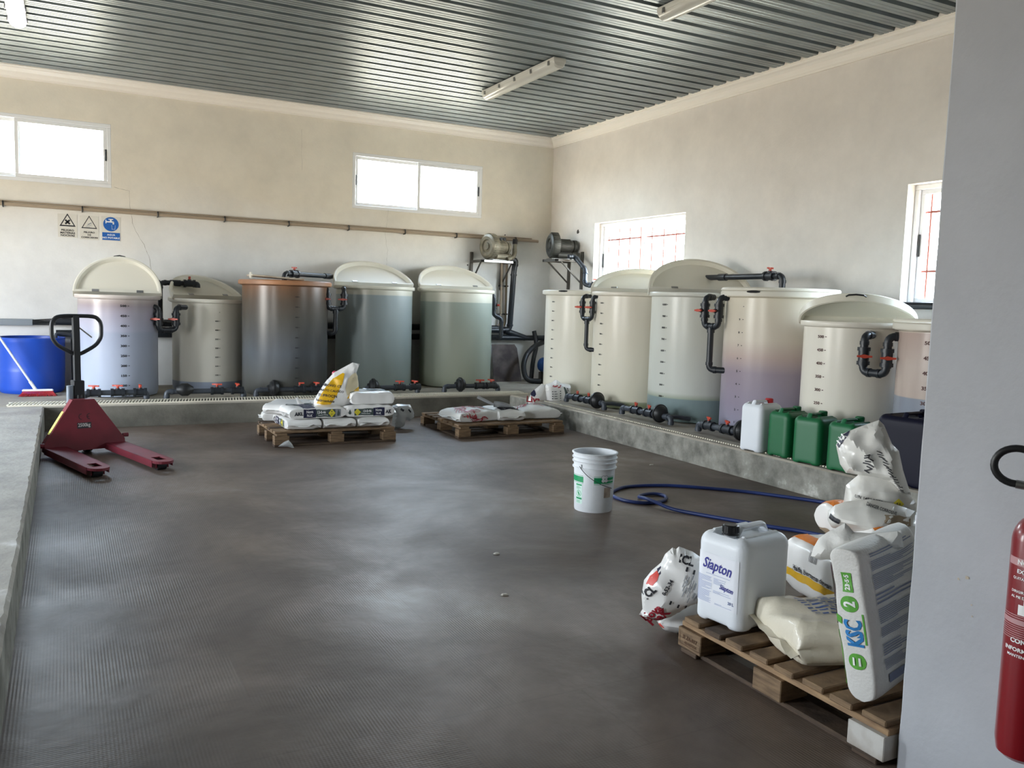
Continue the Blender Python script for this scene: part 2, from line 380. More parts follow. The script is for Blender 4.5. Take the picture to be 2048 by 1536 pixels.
# windows
def glass():
    m = bpy.data.materials.new('window_glass'); m.use_nodes = True; n = m.node_tree.nodes; L = m.node_tree.links; n.clear()
    o = n.new('ShaderNodeOutputMaterial'); tr = n.new('ShaderNodeBsdfTransparent'); tr.inputs[0].default_value = (.93, .95, .95, 1); g = n.new('ShaderNodeBsdfGlossy'); g.inputs['Roughness'].default_value = .05
    mx = n.new('ShaderNodeMixShader'); mx.inputs[0].default_value = .06; L.new(tr.outputs[0], mx.inputs[1]); L.new(g.outputs[0], mx.inputs[2]); L.new(mx.outputs[0], o.inputs[0])
    return m
M_GLASS = glass(); M_BLACK = mat('black_plastic', '18191b', .45); M_BAR = mat('rusty_red_bar', '8a3b2c', .7)
def window(name, axis, pos, h, lab, bars=False, inset=.02):
    a0, a1, z0, z1 = h; W = a1-a0; H = z1-z0
    root = empty(name, ((a0+a1)/2, pos, z0) if axis == 'y' else (pos, (a0+a1)/2, z0), 0 if axis == 'y' else R_(-90), lab, kind='structure')
    # local x along the wall, local y outwards
    f = .045; d0, d1 = inset, inset+.06
    mb = MB(); mb.bx(-W/2, W/2, d0, d1, 0, f, .004).bx(-W/2, W/2, d0, d1, H-f, H, .004).bx(-W/2, -W/2+f, d0, d1, f, H-f, .004).bx(W/2-f, W/2, d0, d1, f, H-f, .004)
    mb.build('window_frame', M_WHITE, root)
    for s_ in (-1, 1):
        xa, xb = (-W/2+f, .03) if s_ < 0 else (-.03, W/2-f); q = .04; y0_, y1_ = (d0+.006, d0+.026) if s_ > 0 else (d0+.03, d0+.05)
        mb = MB(); mb.bx(xa, xb, y0_, y1_, f, f+q, .003).bx(xa, xb, y0_, y1_, H-f-q, H-f, .003).bx(xa, xa+q, y0_, y1_, f+q, H-f-q, .003).bx(xb-q, xb, y0_, y1_, f+q, H-f-q, .003)
        sash = mb.build('sash', M_WHITE, root)
        mb = MB(); mb.bx(xa+q, xb-q, (y0_+y1_)/2-.002, (y0_+y1_)/2+.002, f+q, H-f-q); mb.build('pane', M_GLASS, sash)
        xx = xb-.014 if s_ > 0 else xa+.014
        mb = MB(); mb.bx(xx-.008, xx+.008, y0_-.012, y0_, H*.42, H*.6, .003); mb.build('latch', M_BLACK, sash)
    if bars:
        for i in range(8):
            x = -W/2+W*(i+.5)/8
            mb = MB(); mb.cyl((x, .17, .0), (x, .17, H), .008, 8); mb.build('bar', M_BAR, root)
        for z in (.3*H, .78*H):
            mb = MB(); mb.bx(-W/2, W/2, .165, .175, z-.01, z+.01); mb.build('cross_bar', M_BAR, root)
    return root
window('window_1', 'y', YB, WIN_B[0], 'high sliding window at the left of the back wall', inset=.0)
window('window_2', 'y', YB, WIN_B[1], 'high sliding window near the corner of the back wall', inset=.0)
window('window_3', 'x', XR, WIN_R[0], 'barred window in the right wall behind the tanks', True, .1)
window('window_4', 'x', XR, WIN_R[1], 'barred window partly hidden by the partition', True, .1)

# cracks in the plaster
M_CRACK = mat('crack_line', '8d8374', .9)  # flat grey-brown colour of the crack ribbons
def crack(pts, Y=YB, wd=.004, m=M_CRACK):
    P = []
    rnd = random.Random(5)
    for a, c in zip(pts[:-1], pts[1:]):
        for k in range(5):
            t = k/5; P.append((a[0]+(c[0]-a[0])*t+rnd.uniform(-1, 1), a[1]+(c[1]-a[1])*t+rnd.uniform(-.6, .6)))
    P.append(pts[-1]); Q = [ony(x, y, Y-.0015) for x, y in P]; mb = MB()
    for i, q in enumerate(Q):
        w_ = wd*(.35+.65*rnd.random()); t = (Q[min(i+1, len(Q)-1)]-Q[max(0, i-1)]).normalized(); nn = Vector((-t.z, 0, t.x))*w_*.5
        mb.v += [tuple(q-nn), tuple(q+nn)]
    for i in range(len(Q)-1): mb.f.append((2*i, 2*i+1, 2*i+3, 2*i+2))
    return mb.build('crack', m, bpy.data.objects['wall_back'])
crack([(228, 374), (258, 382), (262, 430), (268, 455), (288, 490), (298, 512), (305, 558)])
crack([(776, 420), (774, 445), (770, 470), (775, 500), (773, 530)], wd=.0025)
crack([(603, 258), (604, 340)], wd=.002)

# ------------------------------------------------------------------ tanks
M_PVC = mat('dark_pvc', '24282e', .38); M_PVC2 = mat('grey_pvc', '3a3f47', .45); M_RED = mat('red_handle', 'b5412c', .45); M_BEIGE = mat('beige_conduit', 'a3917c', .5)
M_CREAM = mat('cream_polyethylene', 'eae6d9', .38, trans=.25); M_MARK = mat('mark_black', '17171a', .6); M_MARKR = mat('mark_brown', '4a2320', .6); M_STEEL = mat('bare_steel', '9a9a98', .35, metal=.9)
def liquid_mat(name, stops, h, stain=None, rough=.3):
    m = mat(name, stops[0][1], rough, trans=.12); n, L, b = nodes_of(m)
    t = n.new('ShaderNodeTexCoord'); s_ = n.new('ShaderNodeSeparateXYZ'); L.new(t.outputs['Object'], s_.inputs[0])
    nz = n.new('ShaderNodeTexNoise'); nz.inputs['Scale'].default_value = 3; nz.inputs['Detail'].default_value = 4; L.new(t.outputs['Object'], nz.inputs[0])
    d = n.new('ShaderNodeMath'); d.operation = 'DIVIDE'; d.inputs[1].default_value = h; L.new(s_.outputs['Z'], d.inputs[0])
    r = n.new('ShaderNodeValToRGB'); L.new(d.outputs[0], r.inputs[0]); E = r.color_ramp.elements
    E[0].position = stops[0][0]/h; E[0].color = hexc(stops[0][1]); E[1].position = min(1, stops[-1][0]/h); E[1].color = hexc(stops[-1][1])
    for z, c in stops[1:-1]: k = E.new(z/h); k.color = hexc(c)
    mp = n.new('ShaderNodeMapping'); mp.inputs['Scale'].default_value = (2.2, 2.2, .6); L.new(t.outputs['Object'], mp.inputs[0])
    n2 = n.new('ShaderNodeTexNoise'); n2.inputs['Scale'].default_value = 1.6; n2.inputs['Detail'].default_value = 7; L.new(mp.outputs[0], n2.inputs[0])
    mr = n.new('ShaderNodeMapRange'); mr.inputs[1].default_value = .4; mr.inputs[2].default_value = .72; mr.inputs[4].default_value = .55 if stain else .25; L.new(n2.outputs[0], mr.inputs[0])
    mx = n.new('ShaderNodeMix'); mx.data_type = 'RGBA'; mx.blend_type = 'MULTIPLY'; mx.inputs[7].default_value = hexc(stain or 'dcd9d0'); L.new(mr.outputs[0], mx.inputs[0]); L.new(r.outputs[0], mx.inputs[6])
    L.new(mx.outputs[2], b.inputs['Base Color'])
    return m
def face_fn(r, ang):   # maps (s,z) to the tank wall, s measured along the circumference from bearing ang
    return lambda s_, z: ((r+.0022)*math.cos(ang+s_/r), (r+.0022)*math.sin(ang+s_/r), z)
def rim_disc(mb, R, a0, a1, z0, z1, lip=.03, dish=.02, n=40):
    # lid seen as a shallow tray turned over: top skin, rolled rim, hollow underside
    mb.lathe([(0, z1-.004), (R-.05, z1-.002), (R-.012, z1), (R, z1-.012), (R, z0), (R-lip, z0), (R-lip, z1-dish), (0, z1-dish)], n, a0=a0, a1=a1)
def tank(label, x, y, r, h, stops, lid, group, marks=None, stain=None, lidmat=None, tint=None, grp=None):
    root = empty('storage_tank', (x, y, PZ), 0, label, 'tank', group)
    ms = liquid_mat('tank_wall_'+str(len(MATS)), stops, h, stain)
    mb = MB(); mb.lathe([(0, .002), (r-.05, .002), (r-.012, .012), (r, .05), (r, h-.05), (r+.006, h-.046), (r+.026, h-.042), (r+.03, h-.036), (r+.03, h-.006), (r+.026, h), (r-.015, h), (r-.02, h-.01), (r-.02, h-.08), (r-.012, .05), (0, .03)], 72)
    mb.build('tank_shell', ms, root, smooth=True)
    lm = lidmat or M_CREAM
    to_cam = math.atan2(-y, -x)          # bearing from the tank to the aisle corner
    if lid[0] == 'flat':
        mb = MB(); rim_disc(mb, r+.045, 0, 2*PI, h-.034, h+.018, n=64)
        L_ = mb.build('lid', lm, root, smooth=True)
        if len(lid) > 1:
            a = lid[1]; mb = MB(); rr = r+.052
            mb.tube([(rr*math.cos(a+q), rr*math.sin(a+q), h+.004) for q in (-.11, -.05, .05, .11)], [.006, .011, .011, .006], 8); mb.build('lid_handle', M_BLACK, L_, smooth=True)
        if len(lid) > 2:   # raised front half, seen as a step in the rim
            a = lid[2]; mb = MB(); rim_disc(mb, r+.043, a-PI/2, a+PI/2, h+.019, h+.045, n=40); mb.build('lid_half', lm, root, smooth=True)
    elif lid[0] == 'open':
        # ('open', bearing of the half that folds up, fold angle)
        a, t = lid[1], lid[2]; Rl = r+.045
        mb = MB(); rim_disc(mb, Rl, a+PI/2, a+3*PI/2, h-.03, h+.014, n=40); mb.build('fixed_lid_half', lm, root, smooth=True)
        # flap in its own frame: u along the hinge, v across
        ax = Vector((math.cos(a+PI/2), math.sin(a+PI/2), 0)); nn = Vector((math.cos(a), math.sin(a), 0)); Z = Vector((0, 0, 1))
        out = nn*math.cos(t)+Z*math.sin(t); thk = -nn*math.sin(t)+Z*math.cos(t)
        org = Z*(h+.018)
        M = Matrix((ax, out, thk)).transposed()
        mb = MB(); mb.lathe([(0, .03), (Rl-.03, .032), (Rl-.008, .03), (Rl, .02), (Rl, -.035), (Rl-.012, -.04), (Rl-.03, -.035), (Rl-.045, .01), (0, .014)], 44, org, M, 0, PI)
        mb.add([M @ Vector(p)+org for p in ((-Rl, -.004, -.035), (Rl, -.004, -.035), (Rl, -.004, .03), (-Rl, -.004, .03), (-Rl, .02, -.035), (Rl, .02, -.035), (Rl, .02, .016), (-Rl, .02, .016))], [(0, 1, 2, 3), (4, 7, 6, 5), (0, 4, 5, 1), (3, 2, 6, 7), (0, 3, 7, 4), (1, 5, 6, 2)])
        fl = mb.build('lid_flap', lm, root, smooth=True)
        mb = MB(); mb.tube([M @ Vector((Rl*math.sin(q)*1.0, (Rl+d)*math.cos(q), 0))+org for q, d in ((-.16, 0), (-.12, .022), (0, .03), (.12, .022), (.16, 0))], .007, 8); mb.build('lid_handle', M_STEEL if r > .45 else M_BLACK, fl, smooth=True)
        for s_ in (-.5, .5):
            mb = MB(); c = M @ Vector((s_*Rl, 0.01, -.04))+org; mb.box(c, (.07, .03, .006), Matrix((ax, out, thk)).transposed(), .002); mb.build('hinge', M_STEEL, fl)
    if marks:
        ang, z1, dz, txt, size, mm = marks; fn = face_fn(r, ang); mb = MB()
        for k, s_ in enumerate(txt):
            z = z1-dz*k
            if s_:
                put_text(mb, s_, fn, -.0, z, size, bold=.03, sx=1.25)
            rect(mb, fn, size*1.3, size*1.75, z-.003, z+.003, 1, 1)
        tag(mb.build('graduation_marks', mm, root), kind='stuff')
    return root
TG = 'white plastic liquid tanks along the back wall'; TR = 'white plastic liquid tanks along the right wall'
N500 = ['500', '450', '400', '350', '300', '250', '200', '150', '100', '50']
NK = ['1000', '900', '800', '700', '600', '500', '400', '300', '200', '100']
M_STAIN = mat('stained_lid', 'a08b77', .55, var=.9, vscale=3, col2='e3dccb')
M_BROWN = mat('brown_stained_lid', 'a97650', .5, var=.8, vscale=3, col2='7d5c45')
TANKS = [
 tank('small lavender-grey tank marked 500 to 50, domed lid half folded up, beside the blue tub', .53, 10.56, .41, 1.12,
      [(0, 'b6bfd0'), (.5, 'b0b8cb'), (.70, 'a9b0c4'), (.74, 'b3b5c8'), (.92, 'aca6b4'), (1.0, 'a0949a'), (1.03, 'a89a98'), (1.12, 'd8cec6')], ('open', R_(-98), R_(118)), TG, (R_(-86), 1.005, .1085, N500, .034, M_MARK)),
 tank('small cream tank with a shallow grey-blue layer at its bottom and its lid propped open', 1.55, 11.0, .41, 1.10,
      [(0, '9aa6bb'), (.115, 'a4aec0'), (.12, 'e6e2d6'), (1.1, 'e8e3d4')], ('open', R_(-68), R_(147)), TG, (R_(-84), .95, .107, ['', '450', '400', '350', '300', '250', '200', '150', '100'], .022, M_MARK)),
 tank('large dark grey-brown stained tank with an orange-brown rim and lid', 2.36, 10.42, .5, 1.33,
      [(0, '52524d'), (.15, '5a5a56'), (.5, '62676d'), (.9, '625f59'), (1.1, '665a4f'), (1.22, '7a604c'), (1.33, '94694c')], ('flat',), TG, (R_(-88), 1.16, .118, ['1000', '900', '800', '700', '600', '500', '400', '300', '200', '100'], .018, M_MARK), '6a5a4c', M_BROWN),
 tank('large tank filled nearly to the top with blue-green liquid, domed lid half raised', 3.63, 10.88, .5, 1.33,
      [(0, '9ba8a2'), (.6, 'a4b1b2'), (1.21, 'a9b5b8'), (1.22, 'd9d8ca'), (1.33, 'e6e2d2')], ('open', R_(-90), R_(147)), TG, None),
 tank('large tank of yellow-green liquid nearest the room corner, domed lid half raised', 4.83, 10.91, .5, 1.33,
      [(0, 'a5aa96'), (.6, 'adb4a6'), (1.15, 'aab4aa'), (1.16, 'dcdccc'), (1.33, 'e6e2d2')], ('open', R_(-92), R_(147)), TG, None),
 tank('large cream tank farthest back in the right row, flat closed lid', 5.95, 9.36, .5, 1.33,
      [(0, '8f9a80'), (.06, 'a0a890'), (.075, 'efebdb'), (1.33, 'f1ede0')], ('flat', R_(-152)), TR, (R_(-174), 1.2, .118, NK, .02, M_MARK)),
 tank('large cream tank in front of the barred window, thin green-grey layer at its bottom', 5.95, 8.22, .5, 1.33,
      [(0, '8c9474'), (.06, '9aa080'), (.085, 'a9ad94'), (.1, 'ede7d3'), (1.33, 'efe8da')], ('open', R_(-128), R_(152)), TR, (R_(-178), 1.2, .118, NK, .022, M_MARK)),
 tank('large grey-white tank with a quarter of grey-green liquid and its domed lid half raised', 5.95, 7.10, .5, 1.33,
      [(0, '7f9290'), (.24, '86989a'), (.25, 'a9b29f'), (.3, 'd3d6ce'), (1.33, 'dcdcd3')], ('open', R_(-118), R_(142)), TR, (R_(-174), 1.2, .118, NK, .026, M_MARK)),
 tank('large tank with violet liquid up to half height, closed lid with stepped rim', 5.95, 5.95, .5, 1.33,
      [(0, '9a9bb0'), (.3, '9c93a4'), (.6, 'a497a2'), (.75, 'c8b4ac'), (.9, 'ddd2c2'), (1.33, 'e2dac6')], ('flat', R_(-160), R_(-150)), TR, (R_(-178), 1.2, .118, ['', '9', '8', '7', '6', '5', '4', '3', '2', '1'], .026, M_MARK)),
 tank('small cream tank marked in brown from 500 down, its lid flap propped slightly open', 5.80, 4.93, .41, 1.10,
      [(0, 'eae4d6'), (1.1, 'ede8dc')], ('open', R_(-142), R_(24)), TR, (R_(-179), .975, .1075, N500, .032, M_MARKR)),
 tank('small tank beside the partition with pinkish upper wall and grey liquid below the 300 mark', 5.80, 4.01, .405, 1.10,
      [(0, '8d95a3'), (.57, '959ca8'), (.575, 'c9b9ae'), (.8, 'cbbcb2'), (1.04, 'b9a398'), (1.055, 'e2dccc'), (1.1, 'e6e0d0')], ('flat', R_(-155), R_(-145)), TR, (R_(-172), .975, .1075, N500, .036, M_MARKR), 'b8a8a8'),
]
# grey drum thing: a low stool-like flap on the brown tank
b = MB(); b.box((-.1, .1, 1.385), (.62, .34, .02), Matrix.Rotation(R_(3), 3, 'Y'), .005); b.build('lid_flap', M_STAIN, TANKS[2])
b = MB(); b.box((-.41, .0, 1.40), (.02, .07, .07), None, .004); b.build('hinge', M_CREAM, TANKS[2])

# ------------------------------------------------------------------ pipework
def elbowed(pts, rad=.05, n=5):
    P = [Vector(p) for p in pts]; out = [P[0]]
    for i in range(1, len(P)-1):
        a = (P[i-1]-P[i]); c = (P[i+1]-P[i]); ra = min(rad, a.length*.48, c.length*.48); A = P[i]+a.normalized()*ra; C = P[i]+c.normalized()*ra
        for k in range(n+1):
            t = k/n; out.append(A*(1-t)**2+P[i]*2*t*(1-t)+C*t*t)
    out.append(P[-1]); return out
def pipe(root, pts, r=.027, name='pipe', m=None, rad=.05, sock=True, n=12):
    mb = MB(); mb.tube(elbowed(pts, rad), r, n)
    if sock:
        P = [Vector(p) for p in pts]
        for i in range(1, len(P)-1):
            for q in (P[i-1], P[i+1]):
                d = (q-P[i]); l = d.length; d.normalize()
                if l > rad*1.6: mb.cyl(P[i]+d*(rad*.85), P[i]+d*(rad*.85+.028), r*1.18, n)
    return mb.build(name, m or M_PVC, root, smooth=True)
def valve(root, c, d, hd, r=.027, hl=.1, spin=None):
    # c centre, d pipe direction, hd the way the handle points
    c = Vector(c); d = Vector(d).normalized(); hd = Vector(hd).normalized(); mb = MB()
    mb.cyl(c-d*.045, c+d*.045, r*1.35, 16)
    for s_ in (-1, 1): mb.cyl(c+d*s_*.04, c+d*s_*.068, r*1.62, 12)
    mb.cyl(c, c+hd*(r*1.7), r*.7, 12)
    vb = mb.build('valve_body', M_PVC, root, smooth=True)
    cr = Vector(spin).normalized() if spin else d.cross(hd); mb = MB()
    mb.cyl(c+hd*r*1.6, c+hd*(r*1.7+.022), r*.5, 10)
    M = Matrix((cr, cr.cross(hd), hd)).transposed()
    q = c+hd*(r*1.7+.026); H = hl/2
    prof = [(-H, .007), (-H*.5, .009), (-.012, .013), (.012, .013), (H*.5, .009), (H, .007)]
    vs = []
    for x_, w_ in prof: vs += [(x_, -w_, -.008), (x_, w_, -.008), (x_, w_, .008), (x_, -w_, .008)]
    fs = [(0, 3, 2, 1), (20, 21, 22, 23)]
    for i in range(5):
        for j in range(4): fs.append((i*4+j, i*4+(j+1) % 4, i*4+4+(j+1) % 4, i*4+4+j))
    mb.add([M @ Vector(v)+q for v in vs], fs); tag(mb.build('valve_handle', M_RED, vb), 'red handle')
def u_loop(label, P0, P1, ztop, zv, zbot, tails, drop=None, group='U-shaped valve loops between tank pairs', hd=None, r=.03, hl=.11):
    # two legs hanging from P0 and P1 (x,y) with ball valves, joined at the bottom
    root = empty('valve_loop', ((P0[0]+P1[0])/2, (P0[1]+P1[1])/2, zbot), 0, label, 'pipe', group); o = Vector(root.location)
    A = Vector((*P0, 0)); B_ = Vector((*P1, 0)); Z = lambda V, z: V+Vector((0, 0, z))-o
    pts = [Z(A, ztop)+Vector(tails[0]), Z(A, ztop), Z(A, zbot), Z(B_, zbot), Z(B_, ztop), Z(B_, ztop)+Vector(tails[1])]
    pipe(root, pts, r, rad=.055)
    h = Vector(hd or (-.5, -.85, 0))
    for V in (A, B_): valve(root, Z(V, zv), (0, 0, 1), h, r, hl)
    if drop:
        mid = (Z(A, zbot)+Z(B_, zbot))/2; q = [mid]+[mid+Vector(d) for d in drop]; pipe(root, q, r, 'drop_pipe', M_PVC, rad=.05)
        mb = MB(); mb.cyl(mid-Vector((0, 0, .02)), mid-Vector((0, 0, .06)), r*1.25, 12); mb.build('pipe_socket', M_PVC, root, smooth=True)
    return root
def P2(x, y, Y): v = ony(x, y, Y); return (v.x, v.y)
# T1-T2 loop
v0 = ony(322, 600, 10.35); v1 = ony(350, 600, 10.42); zf = lambda y, Y, x: ony(x, y, Y).z
u_loop('dark U-shaped pipe with two red-handled valves between the lavender tank and the small cream tank', (v0.x-.03, 10.34), (v1.x+.01, 10.42), zf(614, 10.34, 318), zf(638, 10.34, 318), zf(660, 10.34, 325), [(-.1, .06, 0), (.12, .12, 0)])
v0 = ony(655, 600, 10.2); v1 = ony(688, 600, 10.25)
u_loop('dark Y-shaped pipe with two red-handled valves between the brown tank and the blue-green tank', (v0.x, 10.2), (v1.x, 10.25), zf(576, 10.2, 655), zf(598, 10.2, 655), zf(617, 10.2, 660), [(-.06, .1, 0), (.04, .16, 0)], drop=[(0, 0, -.30), (-.28, .12, -.30)], r=.028)
v0 = ony(1168, 600, 8.75); v1 = ony(1188, 600, 8.55)
def onX(x, y, X): return onx(x, y, X)
p0 = onX(1164, 640, 5.42); p1 = onX(1184, 640, 5.42)
u_loop('dark U-shaped pipe with two red-handled valves between the two farthest right-row tanks', (p0.x, p0.y), (p1.x, p1.y), onX(1164, 592, 5.42).z, onX(1164, 614, 5.42).z, onX(1164, 637, 5.42).z, [(.12, 0.02, 0), (.16, -.1, 0)], drop=[(0, 0, -.36), (.2, -.25, -.36)], hd=(-.95, -.2, 0), r=.024)
p0 = onX(1409, 640, 5.42); p1 = onX(1437, 640, 5.42)
u_loop('dark U-shaped pipe with two red-handled valves between the grey-white tank and the violet tank', (p0.x, p0.y), (p1.x, p1.y), onX(1409, 594, 5.42).z, onX(1409, 621, 5.42).z, onX(1409, 652, 5.42).z, [(.12, 0.02, 0), (.16, -.12, 0)], drop=[(0, 0, -.41), (.2, -.3, -.41)], hd=(-.8, .1, 0), r=.029)
p0 = onX(1728, 700, 5.47); p1 = onX(1775, 700, 5.47)
u_loop('dark U-shaped pipe with two red-handled valves between the two smallest tanks beside the partition', (p0.x, p0.y), (p1.x, p1.y), onX(1728, 670, 5.47).z, onX(1728, 712, 5.47).z, onX(1735, 745, 5.47).z, [(.11, .02, 0), (.13, -.1, 0)], drop=None, hd=(-.6, -.6, 0), r=.03)
# S-shaped pipe on the corner tank
r_ = empty('valve_loop', (5.42, 10.7, 1.0), 0, 'dark S-shaped pipe with one red-handled valve on the right side of the yellow-green tank', 'pipe'); o_ = Vector(r_.location)
q = [ony(x, y, 10.7)-o_ for x, y in ((972, 590), (988, 590), (988, 630), (1003, 637), (1001, 676), (978, 676))]
q[0] += Vector((-.03, .05, 0)); q[4].x = q[3].x; q[5] = q[4]+Vector((-.25, .1, 0)); q[2].x = q[1].x
pipe(r_, q, .029, rad=.05); valve(r_, (q[1]+q[2])/2, (0, 0, 1), (.85, -.5, .0), .029, .1, spin=(.6, 1, 0))
# top feed pipes with valves
def top_pipe(label, pts, vidx, vt, r=.03, spin=(1, 0, 0), drop=.12, tee=None):
    root = empty('feed_pipe', pts[0], 0, label, 'pipe', 'dark feed pipes over the tank tops'); o = Vector(pts[0]); Q = [Vector(p)-o for p in pts]
    pipe(root, Q, r, rad=.05); a, c = Q[vidx], Q[vidx+1]
    valve(root, a.lerp(c, vt), c-a, (0, 0, 1), r, .09, spin=spin)
    if tee is not None:
        d = (c-a).normalized(); t = a.lerp(c, tee); mb = MB(); mb.cyl(t-d*.06, t+d*.06, r*1.25, 14); mb.build('pipe_socket', M_PVC, root, smooth=True)
    return root
Y1 = 11.1
a = ony(385, 572, Y1); c = ony(320, 565, Y1); d_ = ony(318, 650, Y1)
top_pipe('dark feed pipe with a red-handled valve behind the lavender and small cream tanks', [(a.x+.06, Y1, a.z-.02), (a.x+.06, Y1, c.z), (c.x, Y1, c.z), (c.x, Y1, 1.02), (c.x+.9, Y1+.1, 1.02)], 1, .22, spin=(0, 1, 0), tee=.6)
b = MB(); root = empty('feed_pipe', (c.x, Y1, c.z), 0, 'short dark pipe stub leading left over the lavender tank', 'pipe'); pipe(root, [(0, 0, 0), (-.28, 0, .01)], .03)
a = ony(567, 555, 10.55); c = ony(680, 549, 10.75)
top_pipe('dark feed pipe with a red-handled valve lying across the brown stained tank', [(a.x, 10.5, 1.58), (a.x, 10.5, a.z+.05), (c.x+.45, 11.42, a.z+.05), (c.x+.45, 11.42, 1.1)], 1, .12, spin=(.7, .6, 0), tee=.55)
# pipe over the violet tank
a = onX(1565, 560, 6.1); c = onX(1440, 562, 6.35)
top_pipe('dark feed pipe with a red-handled valve running over the violet tank lid', [(6.1, a.y, 1.58), (6.1, a.y, a.z+.04), (6.2, c.y+.35, a.z+.04), (6.56, c.y+.5, a.z+.04)], 1, .12, spin=(1, .2, 0), tee=.6)
a = onX(1742, 612, 6.38); c = onX(1870, 612, 6.38)
top_pipe('dark feed pipe with a red-handled valve along the wall behind the smallest tanks', [(6.30, a.y+.12, 1.36), (6.30, a.y+.12, a.z+.01), (6.38, c.y-1.2, a.z+.01)], 1, .08, spin=(1, 0, 0), tee=.2)

# horizontal runs behind the tanks
root = empty('wall_pipe', (0, 11.4, 1.0), 0, 'pair of thick dark pipes running behind the back row of tanks', 'pipe')
for z, r, x1 in ((.02, .045, 5.75), (-.12, .04, 6.3)):
    mb = MB(); mb.tube(elbowed([(-.1, 0, z), (x1, 0, z)]+([(6.2, -.0, -.12)] if x1 < 6 else [(6.5, -.35, -.1)]), .08), r, 14)
    for k in range(5): mb.cyl((1.2*k+.3, 0, z), (1.2*k+.4, 0, z), r*1.2, 14)
    mb.build('pipe', M_PVC, root, smooth=True)
root = empty('wall_pipe', (5.9, 11.35, 1.02), 0, 'thick dark vertical pipe dropping from the left blower to the floor-level run', 'pipe'); o_ = Vector(root.location)
pa = ony(1021, 519, 11.3)-o_; pb = ony(1032, 520, 11.3)-o_; pc = ony(1028, 540, 11.3)-o_; pd = ony(1019, 660, 11.38)-o_; pe = ony(978, 660, 11.38)-o_
pipe(root, [pa, pb, pc, pd, pe], .042, rad=.07)
for i, (x, rr) in enumerate(((1000, .018), (1010, .018))):
    root = empty('conduit', ony(x, 655, 11.44), 0, ['left', 'right'][i]+' one of two thin beige conduits rising beside the corner tank', 'pipe'); o_ = Vector(root.location)
    t_ = ony(x+3, 520, 11.44)-o_; mb = MB(); mb.tube(elbowed([(-.12, 0, -.03), (0, 0, .03), (0.0, 0, t_.z)], .1), rr, 10); mb.build('pipe', M_BEIGE, root, smooth=True)
    for z in (.2, .62):
        mb = MB(); mb.box((0, .01, z), (.06, .05, .02), None, .004); mb.build('clip', M_BLACK, root)

# small conduit along the back wall with its clips
root = empty('conduit', (0, 11.45, 2.352), 0, 'long thin beige pipe running along the back wall below the windows', 'pipe')
mb = MB(); mb.cyl((-3.5, 0, 0), (6.4, 0, -.004), .021, 12).cyl((-3.5, .02, .035), (6.3, .02, .031), .008, 8); mb.build('pipe', M_BEIGE, root, smooth=True)
for x in (-2.3, -1.45, -.61, .2, 1.03, 1.82, 2.63, 3.44, 4.25, 5.04, 6.01):
    mb = MB(); mb.tube([(x, .05, -.03), (x, -.02, -.028), (x, -.027, 0), (x, -.02, .028), (x, .05, .03)], .008, 6); mb.build('clip', M_BLACK, root, smooth=True)

# ------------------------------------------------------------------ floor manifolds
def manifold(label, p, ang, L, items, group, r=.028):
    root = empty('valve_manifold', (p[0], p[1], PZ), ang, label, 'pipe', group)
    pipe(root, [(-L/2, 0, .012), (-L/2, 0, .085), (L/2, 0, .085), (L/2, 0, .012)], r, rad=.045, m=M_PVC2)
    for it in items:
        if it[0] == 'v': valve(root, (it[1], 0, .085), (1, 0, 0), it[2] if len(it) > 2 else (0, 0, 1), r, .11, spin=it[3] if len(it) > 3 else (.9, -.4, 0))
        elif it[0] == 'f':
            s_ = it[2] if len(it) > 2 else 1.; mb = MB(); Mx = Matrix.Rotation(R_(90), 3, 'Y')
            mb.lathe([(0, -.07), (.035, -.07), (.04, -.05), (.075, -.035), (.085, -.012), (.094, -.01), (.094, .01), (.085, .012), (.07, .045), (.04, .065), (0, .07)] if s_ == 1 else [(0, -.09), (.035, -.09), (.05, -.06), (.07, -.03), (.07, .03), (.05, .06), (.03, .09), (0, .09)], 28, (it[1], 0, .105), Mx)
            mb.build('filter_housing', M_BLACK, root, smooth=True)
        elif it[0] == 't':
            mb = MB(); mb.tube(elbowed([(it[1], 0, .085), (it[1], .1, .085), (it[1]+.02, .25, .06)], .04), r*.8, 10); mb.build('branch_pipe', M_PVC2, root, smooth=True)
    return root
GM = 'dark valve manifolds on the platform in front of the tanks'
V_ = ('v',)
for lab, px0, px1, py, items in [
    ('dark floor manifold with three red-handled valves in front of the lavender tank', 166, 286, 790, [('v', -.21), ('v', .02), ('v', .24, (0, 0, 1), (.1, -1, 0)), ('t', .12)]),
    ('dark floor manifold with filter and two red-handled valves before the small cream tank', 325, 478, 790, [('f', -.22, 2), ('v', .12), ('v', .34, (0, 0, 1), (.2, -1, 0)), ('t', .24)]),
    ('dark floor manifold with round filter and two red-handled valves before the brown tank', 500, 640, 788, [('f', -.2), ('v', .1), ('v', .3, (0, 0, 1), (.4, -1, 0))]),
    ('dark floor manifold with filter and two red-handled valves before the blue-green tank', 712, 820, 783, [('f', -.24), ('v', .1), ('v', .3, (0, 0, 1), (.4, -1, 0))]),
    ('dark floor manifold with round filter and two red-handled valves before the yellow-green tank', 866, 980, 780, [('f', -.16), ('v', .12), ('v', .28, (0, 0, 1), (.4, -1, 0))])]:
    A = onz(px0, py, PZ); C = onz(px1, py, PZ); L_ = C.x-A.x
    s_ = L_/.8
    manifold(lab, ((A.x+C.x)/2, 9.93 if 'lavender' not in lab else 9.95), 0, L_, items, GM)
